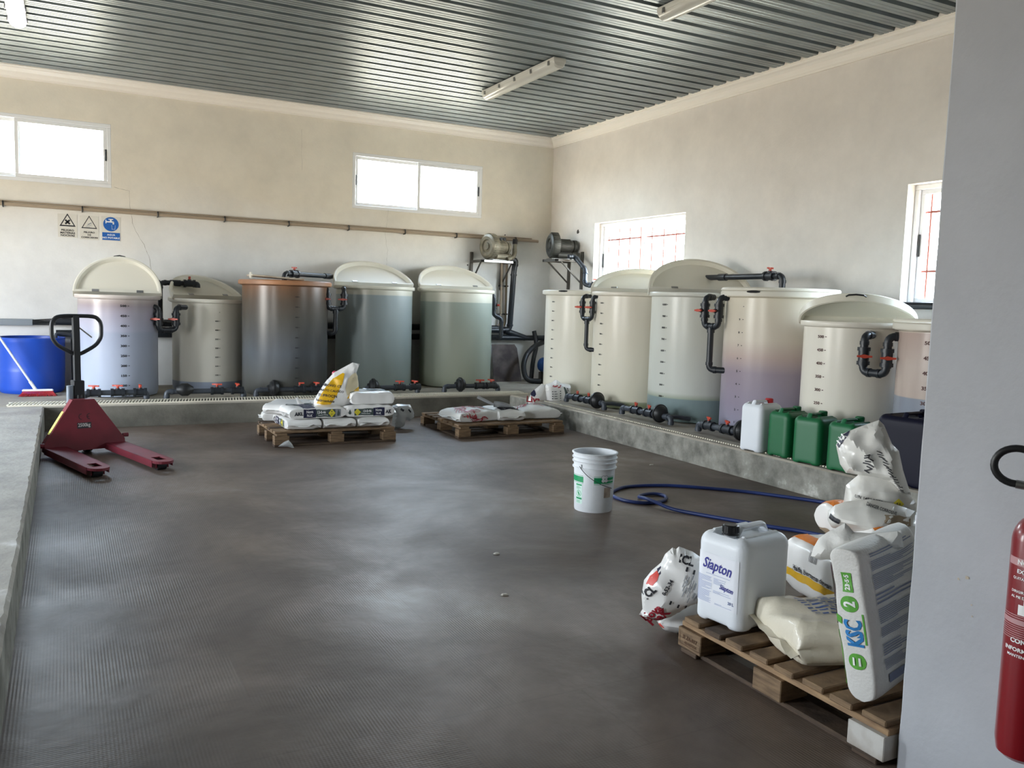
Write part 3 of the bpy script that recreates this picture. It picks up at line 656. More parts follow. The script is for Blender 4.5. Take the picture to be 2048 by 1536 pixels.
for lab, pa_, pb_, items in [
    ('dark floor manifold with round filter and red-handled valves before the second right-row tank', (1142, 805), (1217, 822), [('v', -.16), ('v', .08), ('f', .26), ('t', .4)]),
    ('dark floor manifold with a round filter and two red-handled valves before the grey-white tank', (1253, 830), (1350, 852), [('v', -.17), ('v', .06), ('f', .24), ('t', .38)]),
    ('dark floor manifold with one visible red-handled valve behind the red-capped white jerrycan', (1394, 865), (1500, 888), [('v', -.2), ('v', .05), ('f', .24)])]:
    A = onz(*pa_, PZ); C = onz(*pb_, PZ); mid = (A+C)/2; 
    manifold(lab, (5.3, mid.y), R_(-90), min(.95, abs(A.y-C.y)), items, GM)

# plastic slotted trough grating in the back platform
root = empty('drain_grating', (0, 9.75, PZ), 0, 'long white slotted drain grating along the front of the back platform', 'drain')
M_SLAT = mat('slat_plastic', 'd9d2c0', .6); M_DARK = mat('trough_dark', '1d1b19', .9)
mb = MB(); mb.bx(-.52, 5.3, -.13, .13, .0, .004); mb.build('trough', M_DARK, root)
mb = MB(); x = -.5
while x < 5.28:
    mb.box((x, 0, .011), (.016, .24, .012), Matrix.Rotation(R_(-9), 3, 'Z')); x += .031
tag(mb.build('slat', M_SLAT, root), kind='stuff')
mb = MB(); mb.bx(-.52, 5.3, -.142, -.13, 0, .014).bx(-.52, 5.3, .13, .142, 0, .014); mb.build('grating_frame', M_SLAT, root)
root = empty('drain_grating', (5.1, 6.6, PZ), 0, 'thin white beaded drain grating along the edge of the right platform', 'drain')
mb = MB(); y = -2.6
while y < 2.2:
    mb.box((-.012, y, .006), (.012, .016, .01)); y += .03
tag(mb.build('slat', M_SLAT, root), kind='stuff'); mb = MB(); mb.bx(.0, .12, -2.6, 2.2, .0, .005); mb.build('trough', M_TOP, root)

# ------------------------------------------------------------------ pallets
def wood(name, base, dark, sc=4.):
    m = mat(name, base, .8, bump=.25, bscale=40); n, L, b = nodes_of(m); t = n.new('ShaderNodeTexCoord'); mp = n.new('ShaderNodeMapping'); mp.inputs['Scale'].default_value = (2.5, 2.5, 22)
    L.new(t.outputs['Object'], mp.inputs[0]); nz = n.new('ShaderNodeTexNoise'); nz.inputs['Scale'].default_value = sc; nz.inputs['Detail'].default_value = 7; L.new(mp.outputs[0], nz.inputs[0])
    r = n.new('ShaderNodeValToRGB'); L.new(nz.outputs[0], r.inputs[0]); r.color_ramp.elements[0].position = .3; r.color_ramp.elements[0].color = hexc(dark); r.color_ramp.elements[1].position = .7; r.color_ramp.elements[1].color = hexc(base); L.new(r.outputs[0], b.inputs['Base Color'])
    return m
M_W1 = wood('pallet_wood', '8f7558', '5e4a36'); M_W2 = wood('pallet_wood_dark', '5f4c3b', '3c2f25'); M_W3 = wood('pallet_wood_light', 'a98b68', '7a6048'); M_WW = mat('whitewashed_wood', 'c9c6c0', .85, var=.8, vscale=9, col2='8d7d6c')
def pallet(label, x0, x1, y0, y1, nb, perimeter=True, mats=(M_W1, M_W2, M_W3), seed=1, white_block=None, broken=False, hy=.048):
    root = empty('wooden_pallet', ((x0+x1)/2, (y0+y1)/2, 0), 0, label, 'pallet', None); W, D = x1-x0, y1-y0; rnd = random.Random(seed)
    bw, bd = .1, .14
    xs = [-W/2+.07, 0, W/2-.07]; ys = [-D/2+hy, 0, D/2-hy]
    H = .144
    for j, yy in enumerate(ys):
        mb = MB(); mb.bx(-W/2, W/2, yy-.048, yy+.048, 0.001, .02, .003)
        if not (perimeter and j == 1): mb.build('bottom_board', mats[1], root)
    if perimeter:
        for xx in (xs[0], xs[2], 0):
            mb = MB(); mb.bx(xx-.048, xx+.048, -D/2+(0 if 0 else .098), D/2-.098, 0.001, .02, .003); mb.build('bottom_board', mats[1], root)
    for i, xx in enumerate(xs):
        for j, yy in enumerate(ys):
            mb = MB(); cx = xx if i == 1 else xx; mb.bx(cx-.068, cx+.068, yy-hy, yy+hy, .02, .1, .003)
            mb.build('block', M_WW if white_block == (i, j) else mats[0], root)
    for xx in xs:
        mb = MB(); mb.bx(xx-.05, xx+.05, -D/2, D/2, .1, .121, .003); mb.build('stringer_board', mats[2] if xx < 0 and broken else mats[0], root)
    y = -D/2+.0; step = D/nb
    for k in range(nb):
        w_ = min(step*.74, .125); yy = -D/2+step*(k+.5)+rnd.uniform(-.006, .006); dx = rnd.uniform(0, .008)
        mb = MB(); mb.bx(-W/2+dx+(.0 if not broken else .012), W/2-dx, yy-w_/2, yy+w_/2, .1212, H-.001, .004); mb.build('deck_board', mats[rnd.choice([0, 0, 1, 2 if not broken else 0])], root)
    return root
pal1 = pallet('dark wooden pallet stacked with white and navy sacks, in front of the brown tank', 1.70, 2.89, 7.92, 8.74, 7, perimeter=False, seed=2, mats=(M_W1, M_W2, M_W3))
pal2 = pallet('wooden pallet with three red-printed sacks lying flat on it, near the room corner', 3.54, 4.80, 7.86, 8.92, 7, seed=5)
pal3 = pallet('near wooden pallet with a whitewashed corner block, under the white jerrycan', 2.215, 3.42, 1.672, 2.672, 8, seed=8, mats=(M_W1, M_W2, M_W3), white_block=(0, 0), broken=True, hy=.07)
b = MB()
fn = lambda s_, z: (-(3.42-2.215)/2-.0008+.002-.0015, .5-s_, z)
put_text(b, 'SI ZA-017', fn, .075, .068, .021, bold=.03); put_text(b, '40-107004', fn, .08, .046, .017, bold=.02)
for (u0, u1, v0, v1) in ((.012, .014, .035, .085), (.0125, .135, .034, .036), (.134, .136, .035, .06)): rect(b, fn, u0, u1, v0, v1, 1, 1)
b.build('stamped_mark', mat('stamp_ink', '5a3f2c', .9), pal3)

# ------------------------------------------------------------------ sacks
M_SACK = mat('white_sack_film', 'e4e2df', .32, coat=.35, bump=.12, bscale=25); M_SACKW = mat('woven_sack', 'd9d8d4', .55, bump=.2, bscale=120); M_NAVY = mat('print_navy', '232441', .4); M_SLATE = mat('print_slate', '45514f', .4); M_YEL = mat('print_yellow', 'd8c93a', .4)
M_PRED = mat('print_red', 'a01f2c', .45); M_INK = mat('print_ink', '26262c', .5); M_GREY = mat('print_grey', '8b8e93', .6); M_GOLD = mat('print_gold', 'e0ae1c', .4); M_ORANGE = mat('print_orange', 'dd7c25', .4); M_BLUE = mat('print_blue', '33518c', .5); M_SKY = mat('print_sky', '2f7fc0', .45); M_GREEN = mat('print_green', '5aa33a', .45); M_PWHITE = mat('print_white', 'eeeeee', .4); M_PALEBLUE = mat('print_pale_blue', 'a9b2cc', .6); M_TRED = mat('print_deep_red', '9a1f2f', .45)
def folds(x, y, seed, k=5):
    """sum of triangle waves in random directions: the straight creases of crumpled film"""
    rn = random.Random(seed); v = 0; w_ = noise.noise(Vector((x*4, y*4, seed)))*.05; w2 = noise.noise(Vector((x*4, y*4, seed+9)))*.05
    for i in range(k):
        a = rn.uniform(0, PI); f = rn.uniform(2.5, 6.5); t = ((x+w_)*math.cos(a)+(y+w2)*math.sin(a))*f+rn.random(); v += (abs(t % 1-.5)*4-1)*(3.2/f)*.42
    return v
class Sack:
    def __init__(s, name, label, L, W, H, loc, rz=0, group=None, seed=0, m=None, n=9, puff=.6, amp=.010, rot=None, seam=True, cat='sack', sag=None, pinch=0., bulge=.10):
        s.bulge = bulge
        s.L, s.W, s.H, s.n, s.puff, s.amp, s.seed, s.sag, s.pinch = L, W, H, n, puff, amp, seed, sag, pinch
        s.root = empty(name, loc, rz, label, cat, group, rot=rot); m = m or M_SACK
        mb = MB(); NU, NV = 64, 120; vs = []
        for i in range(NU+1):
            u = -1+2*i/NU; u = math.copysign(abs(u)**.8, u)
            for j in range(NV):
                q = 2*PI*j/NV; q = q-.0; vs.append(s.P(u, q))
        o = len(mb.v); mb.v += [tuple(v) for v in vs]
        for i in range(NU):
            for j in range(NV): a = i*NV+j; b_ = i*NV+(j+1) % NV; mb.f.append((a, a+NV, b_+NV, b_))
        mb.f.append(tuple(range(NV))); mb.f.append(tuple(NU*NV+j for j in reversed(range(NV))))
        mb.build('sack_body', m, s.root, smooth=True, ang=60)
        if seam:
            for e_ in (-1, 1):
                mb = MB()
                for j in range(13):
                    y = (-1+2*j/12)*W/2*.93; zz = s.H*.42+.006*math.sin(j*1.3+seed)
                    mb.v += [(e_*(L/2-.006), y, zz-.0015), (e_*(L/2+.028+.004*math.sin(j*2+seed)), y*1.01, zz+.012*math.sin(j*.9+seed)), (e_*(L/2-.006), y, zz+.0015)]
                for j in range(12):
                    for k in range(2): a = j*3+k; mb.f.append((a, a+1, a+4, a+3))
                mb.build('seam', m, s.root, smooth=True)
    def prof(s, u): u = min(1, abs(u)); return max(0.0, (1-u**11))**.5
    def wr(s, p):
        q = Vector((p[0]*7+s.seed*3.7, p[1]*7, p[2]*4)); v = fractal(q, 3); r = 1-abs(noise.noise(q*1.7+Vector((5, 5, 5))))*2
        return s.amp*(v*.5+.3*r+.9*folds(p[0]*1.3, (p[1]+p[2])*1.3, s.seed, 4)*(.35+abs(p[0]/s.L*2)**2))
    def P(s, u, q, off=0):
        c, t = math.cos(q), math.sin(q); e_ = 2/s.n; f = s.prof(u)
        y = s.W/2*math.copysign(abs(c)**e_, c)*(1-s.pinch*abs(u)**3); z = s.H/2*math.copysign(abs(t)**e_, t)*(.12+.88*f)
        if z > 0: z *= 1+s.bulge*math.cos(u*PI/2)*math.cos(y/s.W*PI)
        return s.fin(u*s.L/2, y, z, off)
    def fin(s, x, y, z, off):
        d = Vector((0, y/(s.W/2)**2*.6, z/(s.H/2)**2)); d.normalize() if d.length > 1e-6 else None
        k = 1 if z > -s.H*.4 else 0
        p = Vector((x, y, z))+d*(s.wr((x, y, z))*k+off); p.z += s.H/2
        p.z = max(p.z, .0015)
        if s.sag: p.z += s.sag(p.x, p.y)
        return p
    def top(s, x, y, off=.003):
        u = x/(s.L/2); yy = min(1, abs(y)/(s.W/2)); z = s.H/2*(max(0, 1-yy**s.n)**(1/s.n))*(.12+.88*s.prof(u)); z *= 1+s.bulge*math.cos(u*PI/2)*math.cos(y/s.W*PI)
        return s.fin(x, y, z, off)
    def side(s, x, z, sg=-1, off=.003):   # z relative to mid height
        u = x/(s.L/2); f = (.12+.88*s.prof(u)); zz = min(.999, abs(z)/(s.H/2*f)); y = sg*s.W/2*(1-zz**s.n)**(1/s.n)
        return s.fin(x, y, z, off)
    def pr(s, name, m, draw, label=None):
        mb = MB(); draw(mb); o = mb.build(name, m, s.root, smooth=False); 
        if label: tag(o, label)
        return o
def lines_block(mb, fn, x0, x1, y0, y1, n, rnd, hfrac=.45, vertical=False, nseg=6):
    for i in range(n):
        t0 = y1-(y1-y0)*(i+.5)/n; h = (y1-y0)/n*hfrac/2; e_ = x1-(x1-x0)*rnd.choice([0, 0, .05, .1, .35, .6])
        if vertical: rect(mb, lambda a, c: fn(c, a), x0, e_, t0-h, t0+h, nseg, 1)
        else: rect(mb, fn, x0, e_, t0-h, t0+h, nseg, 1)
def npk(s, side=-1, flip=1):
    # navy and slate printed side panel: letters, band, numbers, hazard diamond and drop
    L, H = s.L, s.H; f = lambda off: (lambda x, z: s.side(x*flip, z, side, off)); h = H*.36; g = -side*flip
    f = lambda off: (lambda x, z: s.side(x*flip*(-side), z, side, off))
    x0 = -L/2+.045
    s.pr('printed_panel', M_NAVY, lambda b: rect(b, f(.0026), x0+.09, x0+.21, -h, h, 10, 5))
    s.pr('printed_panel', M_SLATE, lambda b: rect(b, f(.0026), x0+.21, x0+.40, -h*.85, h*.85, 14, 5))
    s.pr('printed_panel', M_GREY, lambda b: rect(b, f(.0022), x0+.40, x0+.455, -h*.85, h*.85, 4, 5))
    def t(b): put_text(b, 'Nova', f(.0042), x0+.15, h*.38, .03, bold=.02); put_text(b, 'N-K', f(.0042), x0+.15, -h*.38, .03, bold=.02); put_text(b, '13-0-46', f(.0042), x0+.265, h*.22, .028, bold=.03); put_text(b, 'Potassium Nitrate', f(.0042), x0+.28, -h*.35, .013)
    s.pr('lettering', M_PWHITE, t); s.pr('lettering', M_INK, lambda b: put_text(b, 'AKL', f(.0042), x0+.045, 0, .034, bold=.05, sx=1.3))
    s.pr('hazard_diamond', M_YEL, lambda b: poly(b, f(.0042), [(x0+.365-.034, 0), (x0+.365, -.034), (x0+.365+.034, 0), (x0+.365, .034)]))
    s.pr('lettering', M_INK, lambda b: (put_text(b, '5.1', f(.0055), x0+.365, -.008, .016, bold=.03), disc(b, f(.0055), x0+.365, .01, .006, 8)))
    s.pr('drop_emblem', M_SLATE, lambda b: (disc(b, f(.0042), x0+.43, -.006, .014, 14), poly(b, f(.0032), [(x0+.418, .0), (x0+.442, .0), (x0+.43, .028)])))
def npk_top(s, cx, cy, rot=0, wide=.15, long=.2):
    # dark emblem patch and navy band running over the top
    s.pr('printed_panel', M_SLATE, lambda b: disc(b, s.top, cx, cy, wide*.8, 22, sx=1.1))
    def st(b):
        for k in range(4): rect(b, lambda x, y: s.top(x, y, .0045), cx-.08+k*.03, cx-.065+k*.03, cy-.07, cy+.02, 1, 5)
    s.pr('printed_panel', M_GREY, st)
GS1 = 'white and navy fertiliser sacks on the left pallet'
Z0 = .145
rp_ = random.Random(4)
def flat_sack(label, x, y, z, L, W, H, rz, seed, front=True, group=GS1, **kw): return Sack('fertiliser_sack', label, L, W, H, (x, y, z), rz, group, seed, **kw)
# bottom layer, short ends to the front
low = []
for i, (x, wd) in enumerate(((1.99, .325), (2.335, .315), (2.67, .31))):
    lab = ['left sack of the front row in the bottom layer, navy printed end toward the left', 'middle plain white sack in the bottom layer at the pallet front', 'right plain white sack in the bottom layer at the pallet front'][i]
    s_ = flat_sack(lab, x, 8.27, Z0, .62, wd, .088, R_(90), 11+i); low.append(s_)
npk(low[0], side=1)
s_ = flat_sack('bottom layer sack at the back left of the pallet, its white end sticking out', 1.98, 8.69, Z0, .48, .20, .085, R_(172), 15)
# second layer
a = flat_sack('upper front left sack with printed navy side and dark round emblem on top', 2.13, 8.22, Z0+.093, .56, .40, .105, R_(2), 21); npk(a); 
a.pr('printed_panel', M_NAVY, lambda b: rect(b, a.top, -.15, -.03, -.19, .05, 6, 10)); npk_top(a, -.11, .08)
a.pr('lettering', M_PWHITE, lambda b: put_text(b, '25', lambda x, y: a.top(x, y, .003), -.09, -.07, .05, bold=.02)); a.pr('lettering', M_INK, lambda b: put_text(b, 'II', a.top, -.2, -.08, .03))
c = flat_sack('upper layer sack at the front right with mirrored navy printed side, under the top sack', 2.66, 8.21, Z0+.093, .50, .38, .105, R_(-2), 23); npk(c, flip=-1) if False else None
def npk_m(s):
    L, H = s.L, s.H; h = H*.36; f = lambda off: (lambda x, z: s.side(x, z, -1, off)); x0 = L/2-.03
    s.pr('printed_panel', M_NAVY, lambda b: rect(b, f(.0026), x0-.19, x0-.075, -h, h, 10, 5)); s.pr('printed_panel', M_SLATE, lambda b: rect(b, f(.0026), x0-.38, x0-.19, -h*.85, h*.85, 14, 5))
    s.pr('lettering', M_PWHITE, lambda b: (put_text(b, 'Nova', f(.0042), x0-.135, h*.38, .03, bold=.02), put_text(b, 'N-K', f(.0042), x0-.135, -h*.38, .03, bold=.02), put_text(b, '13-0-46', f(.0042), x0-.25, h*.22, .028, bold=.03), put_text(b, 'Potassium Nitrate', f(.0042), x0-.265, -h*.35, .012)))
    s.pr('lettering', M_INK, lambda b: put_text(b, 'AK', f(.0042), x0-.035, 0, .034, bold=.05, sx=1.2))
    s.pr('hazard_diamond', M_YEL, lambda b: poly(b, f(.0042), [(x0-.35-.034, 0), (x0-.35, -.034), (x0-.35+.034, 0), (x0-.35, .034)]))
    s.pr('drop_emblem', M_SLATE, lambda b: (disc(b, f(.0042), x0-.425, -.006, .014, 14), poly(b, f(.0032), [(x0-.437, .0), (x0-.413, .0), (x0-.425, .028)])))
npk_m(c); npk_top(c, -.1, .03, wide=.12)
d = flat_sack('upper layer sack at the back left, navy edge facing left over the pallet side', 1.99, 8.60, Z0+.093, .52, .38, .10, R_(62), 25); npk(d, side=1); 
e_ = flat_sack('topmost white sack at the right of the left pallet, dark feathered emblem on top', 2.72, 8.30, Z0+.20, .44, .36, .125, R_(-3), 27, puff=.8)
npk_top(e_, .08, .0, wide=.12); e_.pr('printed_panel', M_SLATE, lambda b: rect(b, e_.top, -.21, -.16, -.15, .12, 3, 8)); e_.pr('hazard_diamond', M_YEL, lambda b: disc(b, lambda x, y: e_.top(x, y, .003), -.185, -.08, .03, 4))
flat_sack('white sack in the upper layer behind the yellow open sack', 2.45, 8.55, Z0+.093, .5, .33, .10, R_(4), 29)

# general inflated shape from an outline lying in an upright or lying plane
class Puff:
    def __init__(s, name, label, pts, org, U, V, T, m, Rr=.05, group=None, cat='sack', res=.02, crease=.012, seed=0, freq=9, back=None, asroot=True, cf=None, parent=None):
        s.org, s.U, s.V = Vector(org), Vector(U).normalized(), Vector(V).normalized(); s.N = s.U.cross(s.V); s.T, s.R, s.cr, s.seed, s.fr, s.back = T, Rr, crease, seed, freq, (T if back is None else back)
        s.pts = [Vector((p[0], p[1])) for p in pts]; s.cf = cf
        P = s.pts; n = len(P); B = []
        for i in range(n):
            a, c = P[i], P[(i+1) % n]; k = max(1, int((c-a).length/res))
            for j in range(k): B.append(a.lerp(c, j/k))
        xs = [p.x for p in P]; ys = [p.y for p in P]; I = []; y = min(ys)+res/2; row = 0
        while y < max(ys):
            x = min(xs)+(res/2 if row % 2 else 0)
            while x < max(xs):
                q = Vector((x, y))
                if s.inside(q) and s.dist(q) > res*.45: I.append(q)
                x += res
            y += res*.87; row += 1
        allp = B+I; ed = [(i, (i+1) % len(B)) for i in range(len(B))]
        r_ = delaunay_2d_cdt(allp, ed, [list(range(len(B)))], 1, 1e-6); V2, F = r_[0], r_[2]
        nb = len(V2); mb = MB(); e1 = [min(1, s.dist(p)/.006) for p in V2]
        for p in V2: mb.v.append(tuple(s.W(p.x, p.y, 0)))
        for p, k in zip(V2, e1): mb.v.append(tuple(s.W(p.x, p.y, 0, back=True)))
        for f in F:
            f = list(f); a, c, d = [V2[i] for i in f[:3]]
            if (c-a).cross(d-a) < 0: f.reverse()
            mb.f.append(tuple(f)); mb.f.append(tuple(nb+i for i in reversed(f)))
        if parent: s.root = parent; s.body = mb.build('bag_body', m, parent, smooth=True, merge=True, ang=24)
        else:
            s.root = empty(name, s.org, 0, label, cat, group)
            for i, v in enumerate(mb.v): mb.v[i] = tuple(Vector(v)-s.org)
            s.body = mb.build('bag_body', m, s.root, smooth=True, merge=True, ang=24)
        s.lo = s.org if not parent else Vector((0, 0, 0))
    def inside(s, q):
        c = False; P = s.pts; j = len(P)-1
        for i in range(len(P)):
            if (P[i].y > q.y) != (P[j].y > q.y) and q.x < (P[j].x-P[i].x)*(q.y-P[i].y)/(P[j].y-P[i].y)+P[i].x: c = not c
            j = i
        return c
    def dist(s, q):
        m = 9.; P = s.pts
        for i in range(len(P)):
            a = P[i]; d = P[(i+1) % len(P)]-a; t = max(0, min(1, (q-a).dot(d)/max(d.length_squared, 1e-9))); m = min(m, (q-a-d*t).length)
        return m
    def W(s, x, y, off, back=False):
        q = Vector((x, y)); dd = s.dist(q) if s.inside(q) else 0; k = min(1, dd/s.R); h = math.sqrt(max(0, 1-(1-k)**2))
        nv = Vector((x*s.fr+s.seed*5.1, y*s.fr, (40 if back else 3)+s.seed)); r1 = abs(noise.noise(nv)); r2 = abs(noise.noise(nv*2.1+Vector((7, 3, 1))))
        cr = s.cr*(.5-1.3*r1)+s.cr*folds(x*s.fr/9, y*s.fr/9, s.seed+(50 if back else 0)); kk = min(1, dd/.03)
        th = (s.back if back else s.T)*h+cr*kk*(.6 if back else 1)
        if not back and s.cf: th += s.cf(x, y)*kk
        th = max(th, .001)
        return s.org+s.U*x+s.V*y+s.N*((-th if back else th)+off)
    def fn(s, off=.0022): return lambda x, y: s.W(x, y, off)-s.lo
    def panel(s, name, m, pts, res=.015, off=.002, label=None):
        P = [Vector(p) for p in pts]; keep = s.pts; B = []
        for i in range(len(P)):
            a, c = P[i], P[(i+1) % len(P)]; k = max(1, int((c-a).length/res))
            for j in range(k): B.append(a.lerp(c, j/k))
        s.pts = P; I = []; y = min(p.y for p in P)
        while y < max(p.y for p in P):
            x = min(p.x for p in P)
            while x < max(p.x for p in P):
                q = Vector((x, y))
                if s.inside(q) and s.dist(q) > res*.4: I.append(q)
                x += res
            y += res
        s.pts = keep; ed = [(i, (i+1) % len(B)) for i in range(len(B))]
        r_ = delaunay_2d_cdt(B+I, ed, [list(range(len(B)))], 1, 1e-6); mb = MB(); mb.add([s.fn(off)(p.x, p.y) for p in r_[0]], [tuple(f) for f in r_[2]])
        o = mb.build(name, m, s.root, smooth=True); 
        if label: tag(o, label)
        return o
    def text(s, t, m, x, y, size, rot=0, bold=.02, sx=1., off=.0035, name='lettering'):
        mb = MB(); put_text(mb, t, s.fn(off), x, y, size, rot, bold, sx); return mb.build(name, m, s.root)
def px_pts(pts, Y, org, U, V):
    out = []
    for x, y in pts:
        p = ony(x, y, Y)-Vector(org); out.append((p.dot(U), p.dot(V)))
    return out
UX = Vector((1, 0, 0)); UZ = Vector((0, 0, 1))
# yellow open sack standing on the left pallet
Yb = 8.28; org = ony(625, 818, Yb); PT = lambda L_: px_pts(L_, Yb, org, UX, UZ)
p_ = Puff('open_sack', 'tall half-empty white sack with a yellow printed panel standing open on the left pallet', PT([(627, 815), (628, 800), (638, 783), (652, 762), (668, 745), (690, 733), (705, 725), (719, 728), (713, 745), (717, 768), (718, 785), (712, 803), (697, 815), (686, 820), (655, 820)]), org, UX, UZ, .07, M_SACK, Rr=.16, res=.022, crease=.016, seed=3)
p_.panel('printed_panel', M_GOLD, PT([(631, 806), (640, 788), (650, 772), (664, 756), (683, 745), (686, 746), (680, 765), (670, 788), (655, 810)]))
p_.panel('printed_panel', M_GOLD, PT([(690, 795), (696, 786), (716, 772), (717, 780), (712, 790), (692, 799)]))
p_.panel('torn_lining', mat('cream_lining', 'd9cba8', .6), PT([(690, 790), (686, 775), (692, 757), (700, 748), (708, 744), (715, 752), (716, 768), (704, 781)]), off=.004)
for k, (t, sz) in enumerate((('ABONO CE', .034), ('NITRATO CALCICO', .03), ('TUPROCIN', .036), ('hidrosoluble', .034))): p_.text(t, M_INK, *PT([(661-k*4.4, 770+k*10)])[0], sz, rot=R_(-6), bold=.02)
# red tip of a bag behind, clear film bags, loose flaps
org = ony(664, 765, 8.6)
Puff('red_bag', 'small crimson plastic bag tip showing behind the yellow sack', px_pts([(662, 800), (664, 744), (668, 741), (676, 743), (675, 750), (676, 800)], 8.6, org, UX, UZ), org, UX, UZ, .02, mat('crimson_film', 'b02a4c', .35), Rr=.04, res=.014, cat='bag')
M_FILM = mat('clear_film', 'cfd0cf', .22, coat=.5, trans=.35)
org = ony(715, 800, 8.62)
Puff('plastic_bag', 'crumpled translucent plastic bag behind the topmost sack', px_pts([(712, 808), (716, 785), (726, 776), (740, 778), (755, 786), (762, 800), (775, 812), (770, 822), (740, 822)], 8.62, org, UX, UZ), org, UX, UZ, .07, M_FILM, Rr=.08, res=.02, crease=.02, seed=6, cat='bag')
org = ony(790, 860, 8.7)
q_ = Puff('plastic_bag', 'crumpled white shopping bag on the floor behind the right end of the left pallet', px_pts([(784, 856), (786, 828), (782, 812), (795, 808), (820, 809), (827, 822), (828, 834), (818, 842), (810, 838), (809, 850), (800, 857)], 8.7, org, UX, UZ), org, UX, UZ, .08, M_FILM, Rr=.07, res=.02, crease=.022, seed=8, cat='bag'); q_.root.location.z += .0
b = MB(); fnq = q_.fn(.004); a_ = px_pts([(800, 818), (815, 820)], 8.7, org, UX, UZ)
rect(b, fnq, a_[0][0]-.025, a_[0][0]+.02, a_[0][1]-.012, a_[0][1]+.012, 3, 3, rot=R_(-30)); rect(b, fnq, a_[1][0]-.025, a_[1][0]+.02, a_[1][1]-.008, a_[1][1]+.008, 3, 3, rot=R_(-50)); b.build('print', M_INK, q_.root)
org = onz(575, 896, 0.002); 
Puff('plastic_scrap', 'small twist of clear plastic film on the floor at the front left pallet corner', px_pts([(556, 893), (568, 884), (577, 880), (584, 888), (590, 898), (575, 893)], org.y, org, UX, UZ), org, UX, UZ, .015, M_FILM, Rr=.03, res=.014, crease=.008, seed=2, cat='plastic scrap')
org = ony(600, 812, 8.3)
Puff('plastic_scrap', 'folded white film corner standing up between the sacks left of the yellow sack', px_pts([(591, 797), (594, 794), (604, 804), (613, 812), (606, 817), (596, 810)], 8.3, org, UX, UZ), org, UX, UZ, .01, M_SACK, Rr=.03, res=.012, crease=.004, seed=2, cat='plastic scrap')

# middle pallet: three sacks
GS2 = 'white sacks with red striped print on the middle pallet'
def hand(s, cx, cy, R, a0, a1, n, m=M_PRED, fn=None):
    def dr(b):
        for k in range(n):
            q = a0+(a1-a0)*k/(n-1)
            def g(a_, c_, q=q): rr = R*(.28+.72*a_); w_ = .0075*(1-.4*a_); qq = q+.25*math.sin(a_*5+k); return (fn or s.top)(cx+rr*math.cos(qq)-w_*(2*c_-1)*math.sin(qq), cy+rr*math.sin(qq)+w_*(2*c_-1)*math.cos(qq))
            b.grid(g, 8, 1)
    return s.pr('striped_print', m, dr)
A = flat_sack('left of three flat sacks on the middle pallet, red striped print over its edge', 3.83, 8.22, Z0, .52, .42, .10, R_(8), 41, group=GS2, m=M_SACKW, bulge=.75)
hand(A, -.04, -.03, .17, R_(-20), R_(200), 26); hand(A, -.1, -.1, .14, R_(150), R_(330), 18)
A.pr('lettering', M_TRED, lambda b: put_text(b, 'Tecnoliva', lambda x, z: A.side(x, z, -1, .003), -.18, .015, .028, bold=.02)); A.pr('printed_panel', M_INK, lambda b: (rect(b, A.top, .17, .26, -.13, -.1, 4, 2), put_text(b, 'SOP', A.top, .19, -.04, .03, bold=.05)))
A.pr('printed_panel', M_SKY, lambda b: disc(b, A.top, .17, .02, .02, 14, sx=1.8))
B_ = flat_sack('middle sack on the middle pallet with a dark square print, narrow end to the front', 4.235, 8.24, Z0, .54, .30, .10, R_(86), 43, group=GS2, m=M_SACKW, bulge=.75)
B_.pr('printed_panel', M_INK, lambda b: rect(b, B_.top, -.19, -.05, -.11, .10, 6, 8)); 
def wav(b):
    for k in range(4): rect(b, lambda x, y: B_.top(x, y, .003), -.15+k*.024, -.14+k*.024, -.07, .06, 1, 5, rot=.2)
B_.pr('print', M_PWHITE, wav)
C_ = flat_sack('right of three flat sacks on the middle pallet, red striped print, touching the upright bags', 4.63, 8.25, Z0, .46, .42, .10, R_(-4), 45, group=GS2, m=M_SACKW, bulge=.75)
hand(C_, -.06, .0, .17, R_(-30), R_(200), 26); C_.pr('printed_panel', M_INK, lambda b: (rect(b, C_.top, .17, .25, -.1, -.075, 4, 2), put_text(b, 'SOP', C_.top, .17, -.03, .03, bold=.05))); C_.pr('printed_panel', M_SKY, lambda b: disc(b, C_.top, .13, .04, .018, 14, sx=1.8))
hand(A, -.02, .0, .12, R_(180), R_(355), 20, fn=lambda x, z: A.side(x, z*.35, -1, .004))
# scoop
root = empty('metal_scoop', (4.08, 8.2, Z0+.115), R_(-28), 'grey metal scoop with tubular handle lying on the middle pallet sacks', 'scoop')
def sc(a_, c_):
    x = .02+.2*a_; w_ = .075*(1-.25*(1-a_)**2); q = (c_-.5)*2; return (x, q*w_, .012+.055*abs(q)**2.2*(1-.75*a_**2)+.002)
mb = MB(); mb.grid(sc, 10, 12); mb.grid(lambda a_, c_: tuple(Vector(sc(a_, c_))+Vector((0, 0, .003))), 10, 12); mb.grid(lambda a_, c_: (.02-.002*1, (c_-.5)*.15*.75, .014+.05*a_*abs((c_-.5)*2)**.5), 3, 8); mb.build('scoop_pan', mat('dull_scoop_steel', 'a3a5a6', .45, metal=.3), root, smooth=True)
mb = MB(); mb.tube([(-.16, 0, .12), (-.03, 0, .062), (.03, 0, .035)], [.017, .016, .01], 12); mb.build('handle', MATS['dull_scoop_steel'], root, smooth=True)
